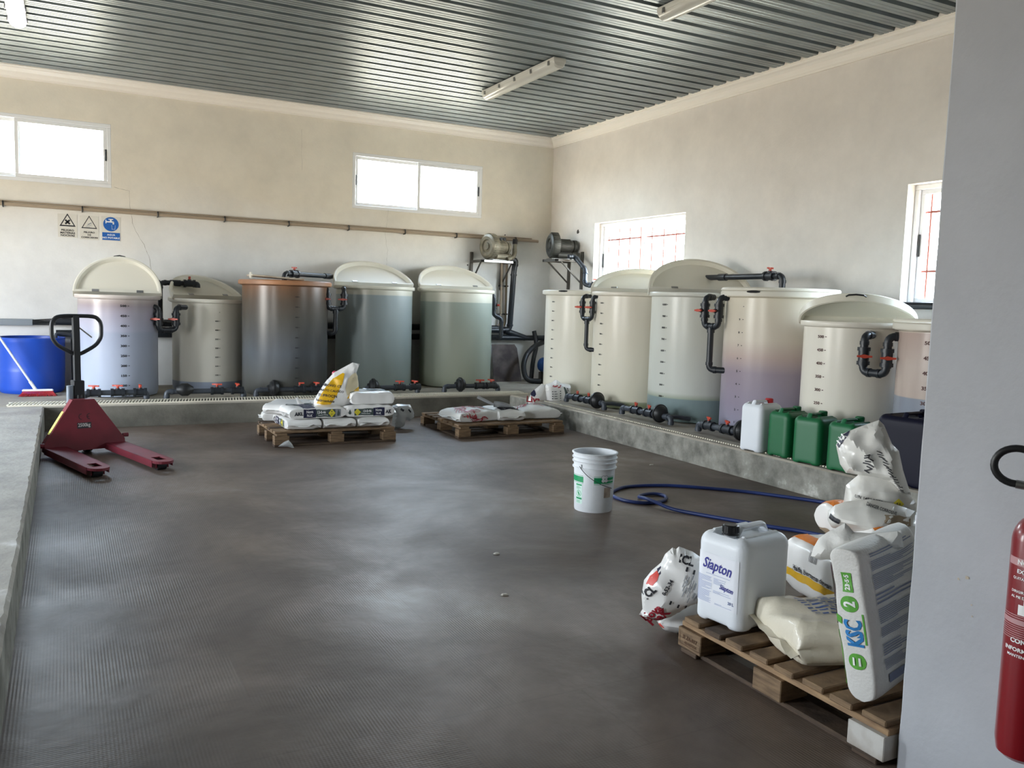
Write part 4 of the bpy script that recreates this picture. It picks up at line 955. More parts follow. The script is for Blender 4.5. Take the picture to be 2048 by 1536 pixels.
# upright bags behind the middle pallet
Yb = 8.98; org = ony(1060, 850, Yb); PT = lambda L_: px_pts(L_, Yb, org, UX, UZ)
p_ = Puff('upright_sack', 'upright white bag with red and blue lettering behind the right sack of the middle pallet', PT([(1050, 866), (1054, 825), (1058, 795), (1066, 782), (1084, 767), (1091, 772), (1096, 790), (1096, 866)]), org, UX, UZ, .05, M_SACK, Rr=.12, res=.022, crease=.008, seed=12)
p_.panel('printed_panel', M_NAVY, PT([(1061, 786), (1068, 779), (1069, 788), (1066, 793), (1061, 791)])); p_.text('Liva', M_PRED, *PT([(1064, 798)])[0], .10, rot=R_(-3), bold=.03); p_.text('UVIT', M_SKY, *PT([(1063, 809)])[0], .055, bold=.01)
Yb = 8.96; org = ony(1110, 860, Yb)
PT = lambda L_: px_pts(L_, Yb, org, UX, UZ)
p_ = Puff('upright_sack', 'upright open white bag with a dark and green stripe, right end of the middle pallet', PT([(1088, 868), (1090, 800), (1088, 780), (1092, 768), (1104, 765), (1112, 759), (1122, 766), (1140, 769), (1138, 790), (1134, 830), (1133, 858), (1141, 872), (1128, 874)]), org, UX, UZ, .09, M_SACK, Rr=.10, res=.022, crease=.012, seed=14)
p_.panel('printed_panel', M_SLATE, PT([(1121, 773), (1124, 773), (1128, 786), (1137, 786), (1135, 806), (1125, 808)])); p_.panel('printed_panel', mat('print_dark_green', '3f6b35', .45), PT([(1125, 808), (1134, 807), (1132, 848), (1125, 848)])); p_.text('AKL', M_INK, *PT([(1128, 779)])[0], .035, rot=R_(-80), bold=.03); p_.text('SOP', M_PWHITE, *PT([(1129, 798)])[0], .05, rot=R_(-80), off=.005)
b = MB(); rb = random.Random(3)
for k in range(9):
    q = PT([(1098, 782+k*4.6), (1114, 781+k*4.6)]); f_ = p_.fn(.003)
    for e2 in q: rect(b, f_, e2[0]-.008, e2[0]+.008, e2[1]-.005, e2[1]+.005, 1, 1)
    rect(b, f_, q[0][0]+.02, q[0][0]+.05+rb.random()*.03, q[0][1]-.004, q[0][1]+.003, 4, 1)
b.build('lettering', M_INK, p_.root)
b = MB()
for k in range(7):
    q = PT([(1101+k*2.4, 772+rb.uniform(-2, 2))])[0]; rect(b, p_.fn(.003), q[0]-.012, q[0]+.012, q[1]-.006, q[1]+.006, 3, 1, rot=rb.uniform(-.8, .8))
b.build('lettering', M_PRED, p_.root)

# ------------------------------------------------------------------ jerrycans
M_HDPE = mat('white_hdpe', 'dfe3e8', .45, bump=.05, bscale=220); M_GHDPE = mat('green_hdpe', '0f6238', .45, bump=.05, bscale=220); M_NHDPE = mat('navy_hdpe', '0c0d22', .5, spec=.2)
def rbox_can(label, loc, rz, W, D, H, m, cap, group=None, capm=None, arch=True, handle_m=None, tilt=0):
    """stackable jerrycan: local x = depth (handle runs along x), y = width; front faces -x"""
    root = empty('jerrycan', loc, rz, label, 'jerrycan', group)
    bm = bmesh.new(); bmesh.ops.create_cube(bm, size=1)
    for v in bm.verts: v.co = Vector((v.co.x*D, v.co.y*W, (v.co.z+.5)*H*.955))
    ve = [e for e in bm.edges if abs(e.verts[0].co.z-e.verts[1].co.z) > .1]; bmesh.ops.bevel(bm, geom=ve, offset=.045, segments=6, affect='EDGES', profile=.5)
    te = [e for e in bm.edges if all(v.co.z > H*.95 for v in e.verts) and len([f for f in e.link_faces if abs(f.normal.z) > .9]) == 1]; bmesh.ops.bevel(bm, geom=te, offset=.05, segments=6, affect='EDGES', profile=.5)
    be = [e for e in bm.edges if all(v.co.z < .001 for v in e.verts) and len([f for f in e.link_faces if abs(f.normal.z) > .9]) == 1]; bmesh.ops.bevel(bm, geom=be, offset=.02, segments=4, affect='EDGES', profile=.5)
    # moulding line, bottom arch and handle recess
    for z in (H*.74, H*.755, H*.30, .045): bmesh.ops.bisect_plane(bm, geom=bm.verts[:]+bm.edges[:]+bm.faces[:], plane_co=(0, 0, z), plane_no=(0, 0, 1))
    for y in (-W*.26, -W*.2, W*.2, W*.26): bmesh.ops.bisect_plane(bm, geom=bm.verts[:]+bm.edges[:]+bm.faces[:], plane_co=(0, y, 0), plane_no=(0, 1, 0))
    for x in (-D*.3, -D*.24, D*.24, D*.3): bmesh.ops.bisect_plane(bm, geom=bm.verts[:]+bm.edges[:]+bm.faces[:], plane_co=(x, 0, 0), plane_no=(1, 0, 0))
    for v in bm.verts:
        z = v.co.z
        if abs(z-H*.74) < .001 or abs(z-H*.755) < .001: v.co.x *= .996; v.co.y *= .996
        if z < .03 and arch and (abs(v.co.y) <= W*.205 or abs(v.co.x) <= D*.245): v.co.z += .016*(1 if z < .001 else .5)
        if z > H*.95: 
            if abs(v.co.y) < W*.27: v.co.z -= .022*(1 if abs(v.co.y) <= W*.205 else 0)
    bmesh.ops.recalc_face_normals(bm, faces=bm.faces[:]); me = bpy.data.meshes.new('can_body'); bm.to_mesh(me); bm.free(); me.materials.append(m); me.shade_smooth(); me.set_sharp_from_angle(angle=R_(50))
    o = bpy.data.objects.new('can_body', me); COL.objects.link(o); o.parent = root
    T = H*.955; cm = capm or m
    if cap:
        cx = cap*D*.30; mb = MB(); mb.lathe([(.024, T-.03), (.024, T+.004)], 24, (cx, 0, 0)); mb.build('neck', m, root, smooth=True)
        mb = MB(); N_ = 36; prof = [(.0, .034), (.026, .034), (.031, .03), (.031, .002), (.034, 0), (.034, -.006), (.0, -.006)]
        mb.lathe(prof, N_, (cx, 0, T+.002))
        for k in range(18): q = 2*PI*k/18; mb.box((cx+.0315*math.cos(q), .0315*math.sin(q), T+.018), (.003, .004, .024), Matrix.Rotation(q, 3, 'Z'))
        mb.build('cap', cm, root, smooth=True)
    hx0, hx1 = (-D*.2, D*.42) if (cap or 1) < 0 else (-D*.42, D*.2)
    for yy in ((0,) if W < .3 and False else (-.0,)):
        mb = MB(); N_ = 12
        def hb(a_, c_):
            x = hx0+(hx1-hx0)*a_; zz = T-.02+.036*min(1, math.sin(PI*min(max(a_, .0), 1))*2.6); q = 2*PI*c_
            return (x, .021*math.cos(q), zz+.011*math.sin(q))
        mb.grid(hb, 16, 14); mb.build('carry_handle', handle_m or m, root, smooth=True)
    for yy in (-W*.3, W*.3):
        mb = MB(); mb.box((0, yy, T-.001), (D*.7, .02, .012), None, .005); mb.build('rib', m, root, smooth=True)
    return root
# the near one on the pallet
A = onz(1405, 1232, Z0); 
JW, JD, JH = .245, .30, .385
j0 = rbox_can('large white jerrycan with black cap and blue-lettered paper label standing on the near pallet', (2.43, 2.545, Z0), R_(8), JW, JD, JH, M_HDPE, -1, capm=M_BLACK)
def wrap(off): # label wraps the -x face; s runs to the right as seen from the front (towards -y)
    rr = .045
    def f(s_, z):
        hw = JW/2-rr
        if s_ > hw: 
            q = min((s_-hw)/rr, PI/2); ex = max(0, (s_-hw)-rr*PI/2); return (-JD/2+rr-(rr+off)*math.cos(q)+ex, -hw-(rr+off)*math.sin(q), z)
        if s_ < -hw: 
            q = min((-hw-s_)/rr, PI/2); return (-JD/2+rr-(rr+off)*math.cos(q), hw+(rr+off)*math.sin(q), z)
        return (-JD/2-off, -s_, z)
    return f
mb = MB(); rect(mb, wrap(.0012), -.118, .098, .075, .283, 22, 4); mb.v = mb.v; 
lab = tag(mb.build('paper_label', mat('paper', 'e2e4ea', .6), j0, smooth=True), 'white paper label with blue lettering')
mb = MB(); f_ = wrap(.0026); mb.v = []
for a_ in ((-.005, .232, .060), (.045, .158, .028)): mb = MB(); put_text(mb, 'Siapton', (lambda x, z, a_=a_: f_(x+(z-a_[1])*.22, z)), a_[0], a_[1], a_[2], rot=R_(-4), bold=.02, sx=.82); mb.build('lettering', mat('ink_blue', '1d1f86', .5), lab)
rr_ = random.Random(8); mb = MB(); lines_block(mb, f_, -.112, -.03, .082, .19, 26, rr_, .5); lines_block(mb, f_, -.02, .04, .165, .19, 6, rr_, .5); lines_block(mb, f_, -.02, .07, .128, .14, 3, rr_, .5); lines_block(mb, f_, -.01, .08, .083, .09, 2, rr_, .5); lines_block(mb, f_, -.06, .06, .199, .203, 1, rr_, .6); mb.build('fine_print', M_PALEBLUE, lab)
mb = MB(); put_text(mb, '20 L', f_, .07, .108, .016, bold=.03); mb.build('lettering', mat('ink_mid_blue', '6b78a0', .5), lab)
# row on the right platform
GJ = 'green jerrycans in a row on the right platform edge'
def at_can(px, y, dx=.0): p = onz(px, y, PZ); return p
rbox_can('white jerrycan with a red cap, first in the row on the right platform edge', (5.15, 5.28, PZ), R_(4), .235, .27, .42, M_HDPE, 1, capm=mat('red_cap', 'c0262c', .45))
rbox_can('green jerrycan right beside the white one, farthest of the three green ones', (5.185, 5.005, PZ), R_(2), .225, .27, .385, M_GHDPE, 1, GJ)
rbox_can('middle of the three green jerrycans on the right platform edge', (5.16, 4.70, PZ), R_(10), .25, .27, .385, M_GHDPE, 1, GJ)
rbox_can('nearest green jerrycan, partly hidden by the crumpled white sacks', (5.17, 4.37, PZ), R_(4), .24, .28, .385, M_GHDPE, 1, GJ)
rbox_can('tall dark navy jerrycan behind the crumpled white bags, nearest the partition', (5.22, 3.88, PZ), R_(6), .38, .34, .50, M_NHDPE, 1)

# ------------------------------------------------------------------ blue tub, broom
M_TUB = mat('blue_tub_plastic', '1a49b0', .42, trans=.05)
root = empty('plastic_tub', (-.345, 11.02, PZ), 0, 'large open blue plastic tub standing by the back wall', 'tub')
r = .335; hh = .62; mb = MB(); mb.lathe([(0, .0), (r-.03, .0), (r-.012, .02), (r-.006, .05), (r, .24), (r+.001, .262), (r-.001, .27), (r+.002, .30), (r+.004, hh-.06), (r+.006, hh-.056), (r+.006, hh-.03), (r+.012, hh-.004), (r+.006, hh), (r-.006, hh-.004), (r-.012, hh-.04), (r-.014, .05), (r-.04, .03), (0, .028)], 64)
mb.build('tub_shell', M_TUB, root, smooth=True)
A = onz(66, 786, PZ+.06); B2 = ony(2, 684, 10.1)
root = empty('broom', onz(76, 792, PZ), 0, 'red bristled broom with a white stick leaning at the blue tub', 'broom'); o_ = Vector(root.location)
bp0 = Vector((-.03, .01, .085)); bp1 = Vector((-.52, .06, .93))
mb = MB(); mb.cyl(bp0, bp1, .012, 12); mb.build('stick', mat('white_stick', 'd6dbe4', .4), root, smooth=True); mb = MB(); mb.cyl(bp0-Vector((-.012, 0, .02)), bp0+(bp1-bp0)*.09, .017, 12); mb.build('ferrule', M_WHITE, root, smooth=True)
mb = MB(); mb.box((0, 0, .062), (.30, .06, .026), None, .01); mb.build('broom_head', M_WHITE, root, smooth=True)
mb = MB(); rb = random.Random(1)
for i in range(34):
    for j in range(6):
        x = -.14+.28*i/33; y = -.025+.05*j/5; sp = 1.28; mb.tube([(x, y, .055), (x*1.1, y*1.3, .03), (x*sp+rb.uniform(-.01, .01), y*2-.01, .002)], [.004, .004, .002], 4)
tag(mb.build('bristles', mat('red_bristle', 'a8232c', .6), root), kind='stuff')

# ------------------------------------------------------------------ warning signs on the back wall
def sign(x0, x1, z0, z1, label):
    root = empty('wall_sign', ((x0+x1)/2, YB-.004, (z0+z1)/2), 0, label, 'sign'); w_, h_ = x1-x0, z1-z0
    mb = MB(); mb.bx(-w_/2, w_/2, -.0, .003, -h_/2, h_/2, .001); mb.build('sign_board', mat('sign_white', 'd8d3c8', .5), root); return root, w_, h_, (lambda x, z: (x, -.0012, z)), (lambda x, z: (x, -.002, z))
def tri(mb, f, c, s_, w_):
    o = [(0, s_*.58), (-s_*.55, -s_*.40), (s_*.55, -s_*.40)]; k = 1-w_*3.2; i = [(x*k, z*k-.0) for x, z in o]
    mb.add([f(x, c+z) for x, z in o+i], [(0, 1, 4, 3), (1, 2, 5, 4), (2, 0, 3, 5)])
r1, w_, h_, f1, f2 = sign(-.06, .145, 2.012, 2.286, 'white warning sign with a black cross in a triangle, leftmost of three')
b = MB(); tri(b, f1, .055, .155, .075); b.build('triangle', M_INK, r1)
b = MB(); [rect(b, f2, -.034, .034, .045-.010, .045+.010, 1, 1, rot=q) for q in (R_(45), R_(-45))]; b.build('cross', M_INK, r1)
b = MB(); [put_text(b, t, f2, 0, z, .031, bold=.03, sx=1.12) for t, z in (('PELIGRO', -.052), ('MATERIAS', -.083), ('NOCIVAS', -.113))]; b.build('lettering', M_INK, r1)
r2, w_, h_, f1, f2 = sign(.17, .375, 1.998, 2.28, 'white warning sign about corrosion with a triangle, middle of three')
b = MB(); tri(b, f1, .055, .155, .055); b.build('triangle', M_INK, r2)
b = MB(); rect(b, f2, -.04, .01, .008, .013, 1, 1); rect(b, f2, -.03, .035, .03, .034, 1, 1, rot=.3); rect(b, f2, -.02, .03, .045, .055, 1, 1, rot=.5); [disc(b, f2, .005+k*.012, .03-k*.006, .003, 6) for k in range(3)]; b.build('corrosion_symbol', M_GREY, r2)
b = MB(); [put_text(b, t, f2, 0, z, .027, bold=.03, sx=1.12) for t, z in (('PELIGRO', -.052), ('DE', -.083), ('CORROSION', -.113))]; b.build('lettering', M_INK, r2)
r3, w_, h_, f1, f2 = sign(.405, .612, 1.998, 2.29, 'blue and white sign with a tap and a glass, rightmost of three')
M_SB = mat('sign_blue', '1f5fae', .45)
b = MB(); disc(b, f1, 0, .055, .085, 40); rect(b, f1, -.097, .097, -.136, -.045, 1, 1); b.build('blue_field', M_SB, r3)
b = MB(); rect(b, f2, -.05, .03, .075, .09, 1, 1); rect(b, f2, -.06, -.05, .062, .105, 1, 1); rect(b, f2, -.012, .008, .09, .112, 1, 1); rect(b, f2, -.028, .024, .108, .118, 1, 1); rect(b, f2, .018, .034, .055, .085, 1, 1)
[rect(b, f2, *q, 1, 1, rot=r__) for q, r__ in (((.008, .0105, -.005, .045), .08), ((.043, .0455, -.005, .045), -.08), ((.008, .045, -.006, -.003), 0))]; b.build('tap_symbol', M_PWHITE, r3)
b = MB(); [put_text(b, t, f2, 0, z, .029, bold=.03, sx=1.08) for t, z in (('AGUA', -.072), ('NO POTABLE', -.108))]; b.build('lettering', M_PWHITE, r3)

# ------------------------------------------------------------------ ceiling lamps
M_LBODY = mat('lamp_body', 'c9c8c0', .5); M_DIFF = mat('lamp_diffuser', 'dddcd4', .18, trans=.3); M_DIFFON = mat('lamp_diffuser_lit', 'f2f0ff', .3, emit=('f4f0ff', 2.2))
def lamp(x, y0, y1, lab, on=False, z=ZC):
    root = empty('ceiling_lamp', (x, (y0+y1)/2, z), 0, lab, 'lamp', 'sealed fluorescent lamps on the ceiling'); L_ = (y1-y0)
    mb = MB(); mb.box((0, 0, -.028), (.15, L_, .05), None, .012); mb.build('housing', M_LBODY, root, smooth=True)
    mb = MB(); sec = [(-.072, -.052), (-.066, -.075), (-.045, -.098), (-.02, -.106), (.02, -.106), (.045, -.098), (.066, -.075), (.072, -.052)]; n = len(sec)
    for yy, k in ((-L_/2+.005, .9), (-L_/2+.02, 1), (L_/2-.02, 1), (L_/2-.005, .9)): mb.v += [(a_*k, yy, -.052+(c_+.052)*(k if k == 1 else .6)) for a_, c_ in sec]
    for i in range(3):
        for j in range(n-1): a_ = i*n+j; mb.f.append((a_, a_+1, a_+n+1, a_+n))
    mb.f.append(tuple(range(n))); mb.f.append(tuple(3*n+j for j in reversed(range(n)))); mb.build('diffuser', M_DIFFON if on else M_DIFF, root, smooth=True)
    for s_ in (-1, 1):
        for k in range(5 if L_ > 1 else 2):
            yy = -L_/2+.1+(L_-.2)*k/(4 if L_ > 1 else 1); mb = MB(); mb.box((s_*.079, yy, -.05), (.012, .03, .045), None, .003); mb.build('clip', M_STEEL, root)
    return root
lamp(4.49, 7.70, 9.40, 'unlit sealed fluorescent lamp in the middle of the view')
lamp(4.50, 4.35, 6.02, 'unlit fluorescent lamp cut by the top edge, nearer the camera')
lamp(-.345, 7.75, 9.40, 'glowing fluorescent lamp cut by the top left corner', True)

# ------------------------------------------------------------------ side channel blowers on brackets
M_ALU = mat('dirty_cast_aluminium', '8d8776', .55, metal=.35, var=.4, vscale=12); M_ALUD = mat('dark_cast_metal', '4c4c47', .5, metal=.4, var=.3, vscale=10); M_BRK = mat('bracket_steel', '55514b', .55, metal=.5)
def blower(label, loc, rz, m, m2, boxes=True):
    """axis along local x: impeller housing at -x, motor towards +x"""
    root = empty('side_channel_blower', loc, rz, label, 'blower'); Mx = Matrix.Rotation(R_(90), 3, 'Y')
    mb = MB(); mb.lathe([(0, -.075), (.05, -.075), (.055, -.06), (.09, -.055), (.1, -.075), (.14, -.08), (.172, -.06), (.18, -.03), (.18, .02), (.168, .05), (.13, .065), (.07, .07), (0, .07)], 40, (-.09, 0, .20), Mx); mb.build('impeller_housing', m2, root, smooth=True)
    mb = MB()
    for k in range(36):
        q = 2*PI*k/36; mb.box((-.09, .183*math.cos(q), .20+.183*math.sin(q)), (.09, .006, .010), Matrix.Rotation(q-PI/2, 3, 'X'))
    tag(mb.build('cooling_rib', m, root), kind='stuff')
    mb = MB(); mb.lathe([(0, -.13), (.085, -.13), (.088, -.11), (.088, .085), (.07, .09), (.07, .10), (.09, .104), (.09, .145), (.075, .155), (.02, .157), (0, .157)], 32, (.10, 0, .20), Mx); mt = mb.build('motor', m, root, smooth=True)
    mb = MB()
    for k in range(20):
        q = 2*PI*k/20; mb.box((.08, .093*math.cos(q), .20+.093*math.sin(q)), (.14, .012, .004), Matrix.Rotation(q, 3, 'X'))
    tag(mb.build('cooling_fin', m, mt), kind='stuff')
    if boxes:
        mb = MB(); mb.box((.07, -.02, .315), (.13, .12, .06), None, .01); mb.build('terminal_box', m, root)
        for yy in (.04, .10):
            mb = MB(); mb.cyl((yy+.0, -.085, .315), (yy, -.10, .315), .024, 14); mb.build('cable_gland', M_BLACK, root, smooth=True)
    mb = MB(); mb.cyl((-.06, -.09, .06), (.20, -.09, .06), .045, 20).cyl((.16, -.09, .06), (.21, -.09, .06), .052, 20); mb.build('silencer', m, root, smooth=True)
    mb = MB(); mb.cyl((-.06, .07, .06), (.18, .07, .06), .045, 20); mb.build('silencer', m, root, smooth=True)
    mb = MB(); mb.bx(-.16, .18, -.14, .13, 0.0, .014, .004); mb.build('foot_plate', M_STEEL, root)
    return root
def bracket(label, loc, rz, w_, arm, up_=.12, down=.42):
    """wall bracket; wall plane is local y=0, arms reach to -y"""
    root = empty('wall_bracket', loc, rz, label, 'bracket')
    for s_ in (-1, 1):
        x = s_*w_/2; mb = MB(); mb.bx(x-.02, x+.02, -.035, -.002, -down, up_, .002); mb.build('upright', M_BRK, root)
        mb = MB(); mb.bx(x-.02, x+.02, -arm, -.03, -.035, -.0, .002); mb.build('arm', M_BRK, root)
        mb = MB(); mb.tube([(x, -.03, -down*.78), (x, -arm*.82, -.03)], .012, 4); mb.build('brace', M_BRK, root)
    mb = MB(); mb.bx(-w_/2-.02, w_/2+.02, -arm, -arm+.035, -.034, -.001, .002); mb.build('crossbar', M_STEEL, root)
    return root
pb_ = ony(988, 521, 11.2)
bracket('dark angle-iron bracket carrying the left blower on the back wall', (pb_.x+.02, YB, pb_.z), 0, .50, .42)
blower('left cast-metal air blower with motor, on the back wall bracket above the corner tank', (pb_.x+.04, 11.26, pb_.z+.002), R_(14), M_ALU, M_ALU)
pr_ = onx(1112, 520, 6.35)
b_ = ony(1112, 520, 10.85); zz = b_.z; 
bracket('steel bracket carrying the right blower on the right wall near the corner', (XR, 10.72, zz), R_(-90), .36, .46)
blower('right dark grey air blower with round motor end, on the right wall bracket', (6.38, 10.76, zz+.002), R_(-12), M_ALUD, M_ALUD, boxes=False)
# flexible metal elbow and pipe from right blower down to the far tank
root = empty('wall_pipe', (6.5, 10.55, zz+.06), 0, 'dark pipe bending down from the right blower to a red-handled valve on the far tank', 'pipe'); o_ = Vector(root.location)
q = [ony(1137, 513, 10.45)-o_, ony(1150, 514, 10.45)-o_, ony(1171, 540, 10.1)-o_, ony(1169, 570, 9.95)-o_]
q.append(q[-1]+Vector((.28, -.1, 0))); pipe(root, q, .032, rad=.06); valve(root, q[-1]-Vector((.12, -.04, 0)), (.28, -.1, 0), (0, 0, 1), .032, .11, spin=(1, -.3, 0))
root = empty('wall_pipe', (5.9, 11.2, pb_.z), 0, 'ribbed metal elbow hose rising at the right of the left blower', 'pipe'); o_ = Vector(root.location)
P_ = elbowed([ony(1014, 519, 11.15)-o_, ony(1029, 514, 11.2)-o_, ony(1030, 488, 11.3)-o_], .15, 8); mb = MB(); mb.tube(P_, .03, 14)
for k in range(len(P_)-1): mb.cyl(P_[k], P_[k].lerp(P_[k+1], .4), .034, 14)
mb.build('hose', M_ALU, root, smooth=True); mb = MB(); mb.cyl(P_[-1], P_[-1]+Vector((0, 0, .07)), .036, 14); mb.build('collar', M_BLACK, root, smooth=True)

# rusty plate, blue pump and hoses in the corner
root = empty('metal_plate', (5.66, 11.2, PZ), 0, 'rusty dark metal plate leaning against the back wall in the corner', 'plate')
M_RUST = mat('rusted_steel', '3d3330', .55, metal=.5, var=.85, vscale=4, col2='6d625c')
mb = MB(); T_ = Matrix.Rotation(R_(-10), 3, 'X'); P_ = [(-.25, 0), (.22, 0), (.17, .50), (.13, .56), (-.25, .56)]
mb.add([T_ @ Vector((x, y, z)) for y in (0, .006) for x, z in P_], [(0, 1, 2, 3, 4), (9, 8, 7, 6, 5)]+[(i, 5+i, 5+(i+1) % 5, (i+1) % 5) for i in range(5)]); mb.build('plate_sheet', M_RUST, root); root.location.x = 5.84
M_PUMP = mat('pump_blue', '234a86', .45, var=.4, vscale=14)
root = empty('water_pump', (6.30, 10.85, PZ), R_(-70), 'blue electric water pump on the floor behind the farthest tank', 'pump'); Mx = Matrix.Rotation(R_(90), 3, 'Y')
mb = MB(); mb.lathe([(0, -.13), (.06, -.13), (.1, -.12), (.11, -.1), (.11, .1), (.09, .13), (0, .13)], 28, (0, 0, .27), Mx); mb.build('motor', M_PUMP, root, smooth=True)
mb = MB(); mb.lathe([(0, -.05), (.12, -.05), (.13, -.02), (.13, .03), (.1, .05), (0, .05)], 28, (.19, 0, .26), Mx); mb.build('pump_casing', M_PUMP, root, smooth=True)
mb = MB(); mb.bx(-.12, .12, -.1, .1, 0, .02, .004).bx(-.1, -.06, -.09, .09, .02, .17, .004).bx(.06, .1, -.09, .09, .02, .17, .004); mb.build('pump_base', M_BRK, root)
root = empty('black_hose', (6.1, 11.0, PZ), 0, 'thick black hose curving up from the floor to the wall pipes beside the blue pump', 'hose'); o_ = Vector(root.location)
P_ = [ony(x, y, Y)-o_ for x, y, Y in ((1088, 684, 11.2), (1068, 692, 11.1), (1052, 710, 11.0), (1046, 732, 10.95), (1052, 755, 10.9))]; P_[-1].z = .04; P_.append(P_[-1]+Vector((.2, -.1, -.0)))
mb = MB(); mb.tube(elbowed(P_, .15, 6), .038, 14); mb.build('hose', M_BLACK, root, smooth=True)
root = empty('black_hose', (6.25, 11.2, PZ), 0, 'second black hose running down behind the curved one in the corner', 'hose'); o_ = Vector(root.location)
P_ = [ony(x, y, Y)-o_ for x, y, Y in ((1068, 662, 11.3), (1074, 690, 11.25), (1066, 720, 11.2))]; P_.append(Vector((P_[-1].x-.02, 0, .04))); mb = MB(); mb.tube(elbowed(P_, .15, 6), .034, 12); mb.build('hose', M_BLACK, root, smooth=True)

# ------------------------------------------------------------------ cable trunking and small gear at the left
root = empty('cable_trunking', (-1.6, 11.46, 1.0), 0, 'grey metal cable trunking on the back wall above the blue tub', 'trunking')
mb = MB(); mb.bx(-1.6, 1.27, -.035, .035, -.035, .04, .004); mb.build('cover', mat('trunking_grey', '8d949a', .45, metal=.3), root)
root = empty('cable_bundle', (-.2, 11.42, 1.0), 0, 'loose black cables leaving the trunking toward the lavender tank', 'cables')
for k in range(5):
    mb = MB(); dz = -.02+.012*k; mb.tube([(-.14, 0, dz), (.1, -.02, dz+.005*k), (.35, -.05-.01*k, dz+.03+.006*k), (.62, -.06, dz+.06-.004*k)], .006+.001*(k % 3), 8); mb.build('cable', M_BLACK, root, smooth=True)
root = empty('wall_pipe', (.12, 11.2, PZ), 0, 'dark standing pipe with a branch and small green tap behind the pallet jack handle', 'pipe')
mb = MB(); mb.tube(elbowed([(-.02, 0, 0), (-.02, 0, .68), (.35, .05, .72)], .06), .05, 14); mb.build('pipe', M_PVC, root, smooth=True)
mb = MB(); mb.tube(elbowed([(-.02, 0, .63), (-.22, -.05, .66), (-.22, -.05, .52)], .04), .018, 10); mb.build('branch_pipe', M_PVC2, root, smooth=True)
mb = MB(); mb.cyl((-.22, -.05, .5), (-.22, -.05, .55), .022, 10, r2=.012); mb.build('tap', mat('green_tap', '2f6b5a', .5), root, smooth=True)

# ------------------------------------------------------------------ pallet jack
M_JR = mat('jack_red', '741f2c', .45, var=.3, vscale=5); M_JB = mat('jack_black', '17191d', .45)
tip1 = onz(190, 952, 0); tip2 = onz(325, 936, 0)
t1 = onz(205, 937, .085); t2 = onz(335, 923, .085); lat = (t2-t1); lat.z = 0; lw = lat.length; lat.normalize(); fwd = Vector((lat.y, -lat.x, 0))
rear = (t1+t2)/2-fwd*1.10
root = empty('pallet_jack', (rear.x, rear.y, 0), math.atan2(fwd.y, fwd.x), 'red hand pallet jack with black loop handle, rated 2500kg, parked by the left platform', 'pallet jack')
# local: +x toward the fork tips, +y to the left when looking along the forks
fy = min(lw/2, .27)
for s_ in (-1, 1):
    y0 = s_*fy; hw = .08; mb = MB(); N_ = 9
    out = [(-.02, -hw), (.98, -hw)]+[(.98+.15*math.sin(PI*k/N_)**1*1.0 if False else 1.02+.08*math.sin(PI*k/N_), -hw*math.cos(PI*k/N_)) for k in range(N_+1)]+[(.98, hw), (-.02, hw)]
    hole = [(.86, -.035), (1.0, -.035), (1.0, .035), (.86, .035)]
    # top plate with a hole, built as strips
    zt = .085
    def strip(xa, xb, ya, yb): mb.bx(xa, xb, y0+ya, y0+yb, zt-.006, zt)
    strip(-.02, .86, -hw, hw); strip(.86, 1.0, -hw, -.035); strip(.86, 1.0, .035, hw)
    pts = [(1.0+.1*math.sin(PI*k/12), -hw*math.cos(PI*k/12)) for k in range(13)]
    o = len(mb.v); mb.v += [(x, y0+y, zt) for x, y in pts]+[(x, y0+y, zt-.02) for x, y in pts]; mb.f.append(tuple(o+k for k in range(13))); mb.f += [(o+k, o+13+k, o+14+k, o+k+1) for k in range(12)]
    for e2 in (-1, 1): mb.bx(-.02, 1.0, y0+e2*hw-.003, y0+e2*hw+.003, zt-.055, zt, .0)
    mb.build('fork', M_JR, root)
    mb = MB(); mb.cyl((.97, y0-.035, .037), (.97, y0+.035, .037), .036, 20); mb.build('load_roller', M_JB, root, smooth=True)
    mb = MB(); mb.bx(.9, 1.0, y0-.05, y0-.042, .02, .06).bx(.9, 1.0, y0+.042, y0+.05, .02, .06).cyl((.86, y0-.06, .05), (.86, y0+.06, .05), .012, 10); mb.build('roller_frame', M_JR, root)
# triangular frame plate
W_ = fy+.08; mb = MB(); P_ = [(-W_, .045), (-W_+.01, .12), (-.10, .40), (.08, .40), (W_-.02, .12), (W_, .045)]
P_ = [(-W_, .04), (-W_, .115), (-.09, .47), (.085, .47), (W_, .115), (W_, .04)]
xa, xb = -.03, -.002
mb.add([(xb-(z-.04)*.10, y, z) for y, z in P_]+[(xa-.05-(z-.04)*.10, y, z) for y, z in P_], [(0, 1, 2, 3, 4, 5), (11, 10, 9, 8, 7, 6)]+[(i, 6+i, 6+(i+1) % 6, (i+1) % 6) for i in range(6)])
fp = mb.build('frame_plate', M_JR, root)
sl = (.355)/(W_-.085)
mb = MB(); q0 = Vector((-.045-.004, W_, .125)); q1 = Vector((-.09, .09, .475)); d_ = (q1-q0)
for s_, mm, nm in ((1, mat('warning_yellow', 'c9c05a', .5), 'warning_strip'),):
    nrm = Vector((0, .60, .45)).normalized()*.003; mb = MB(); a_, c_ = q0.lerp(q1, .18), q0.lerp(q1, .72); wv = Vector((.026, 0, 0))
    a_, c_ = Vector((-.05, -W_, .115)).lerp(Vector((-.085, -.09, .47)), .2)+Vector((0, -.004, .002)), Vector((-.05, -W_, .115)).lerp(Vector((-.085, -.09, .47)), .72)+Vector((0, -.004, .002))
    mb.add([a_-wv, a_+wv, c_+wv, c_-wv], [(0, 1, 2, 3)]); mb.build(nm, mm, root)
ff = lambda off: (lambda u, z: (xb-(z-.04)*.10+off, u, z))
def ff(off): return lambda u, z: (xb-(z-.04)*.10+off, u, z)
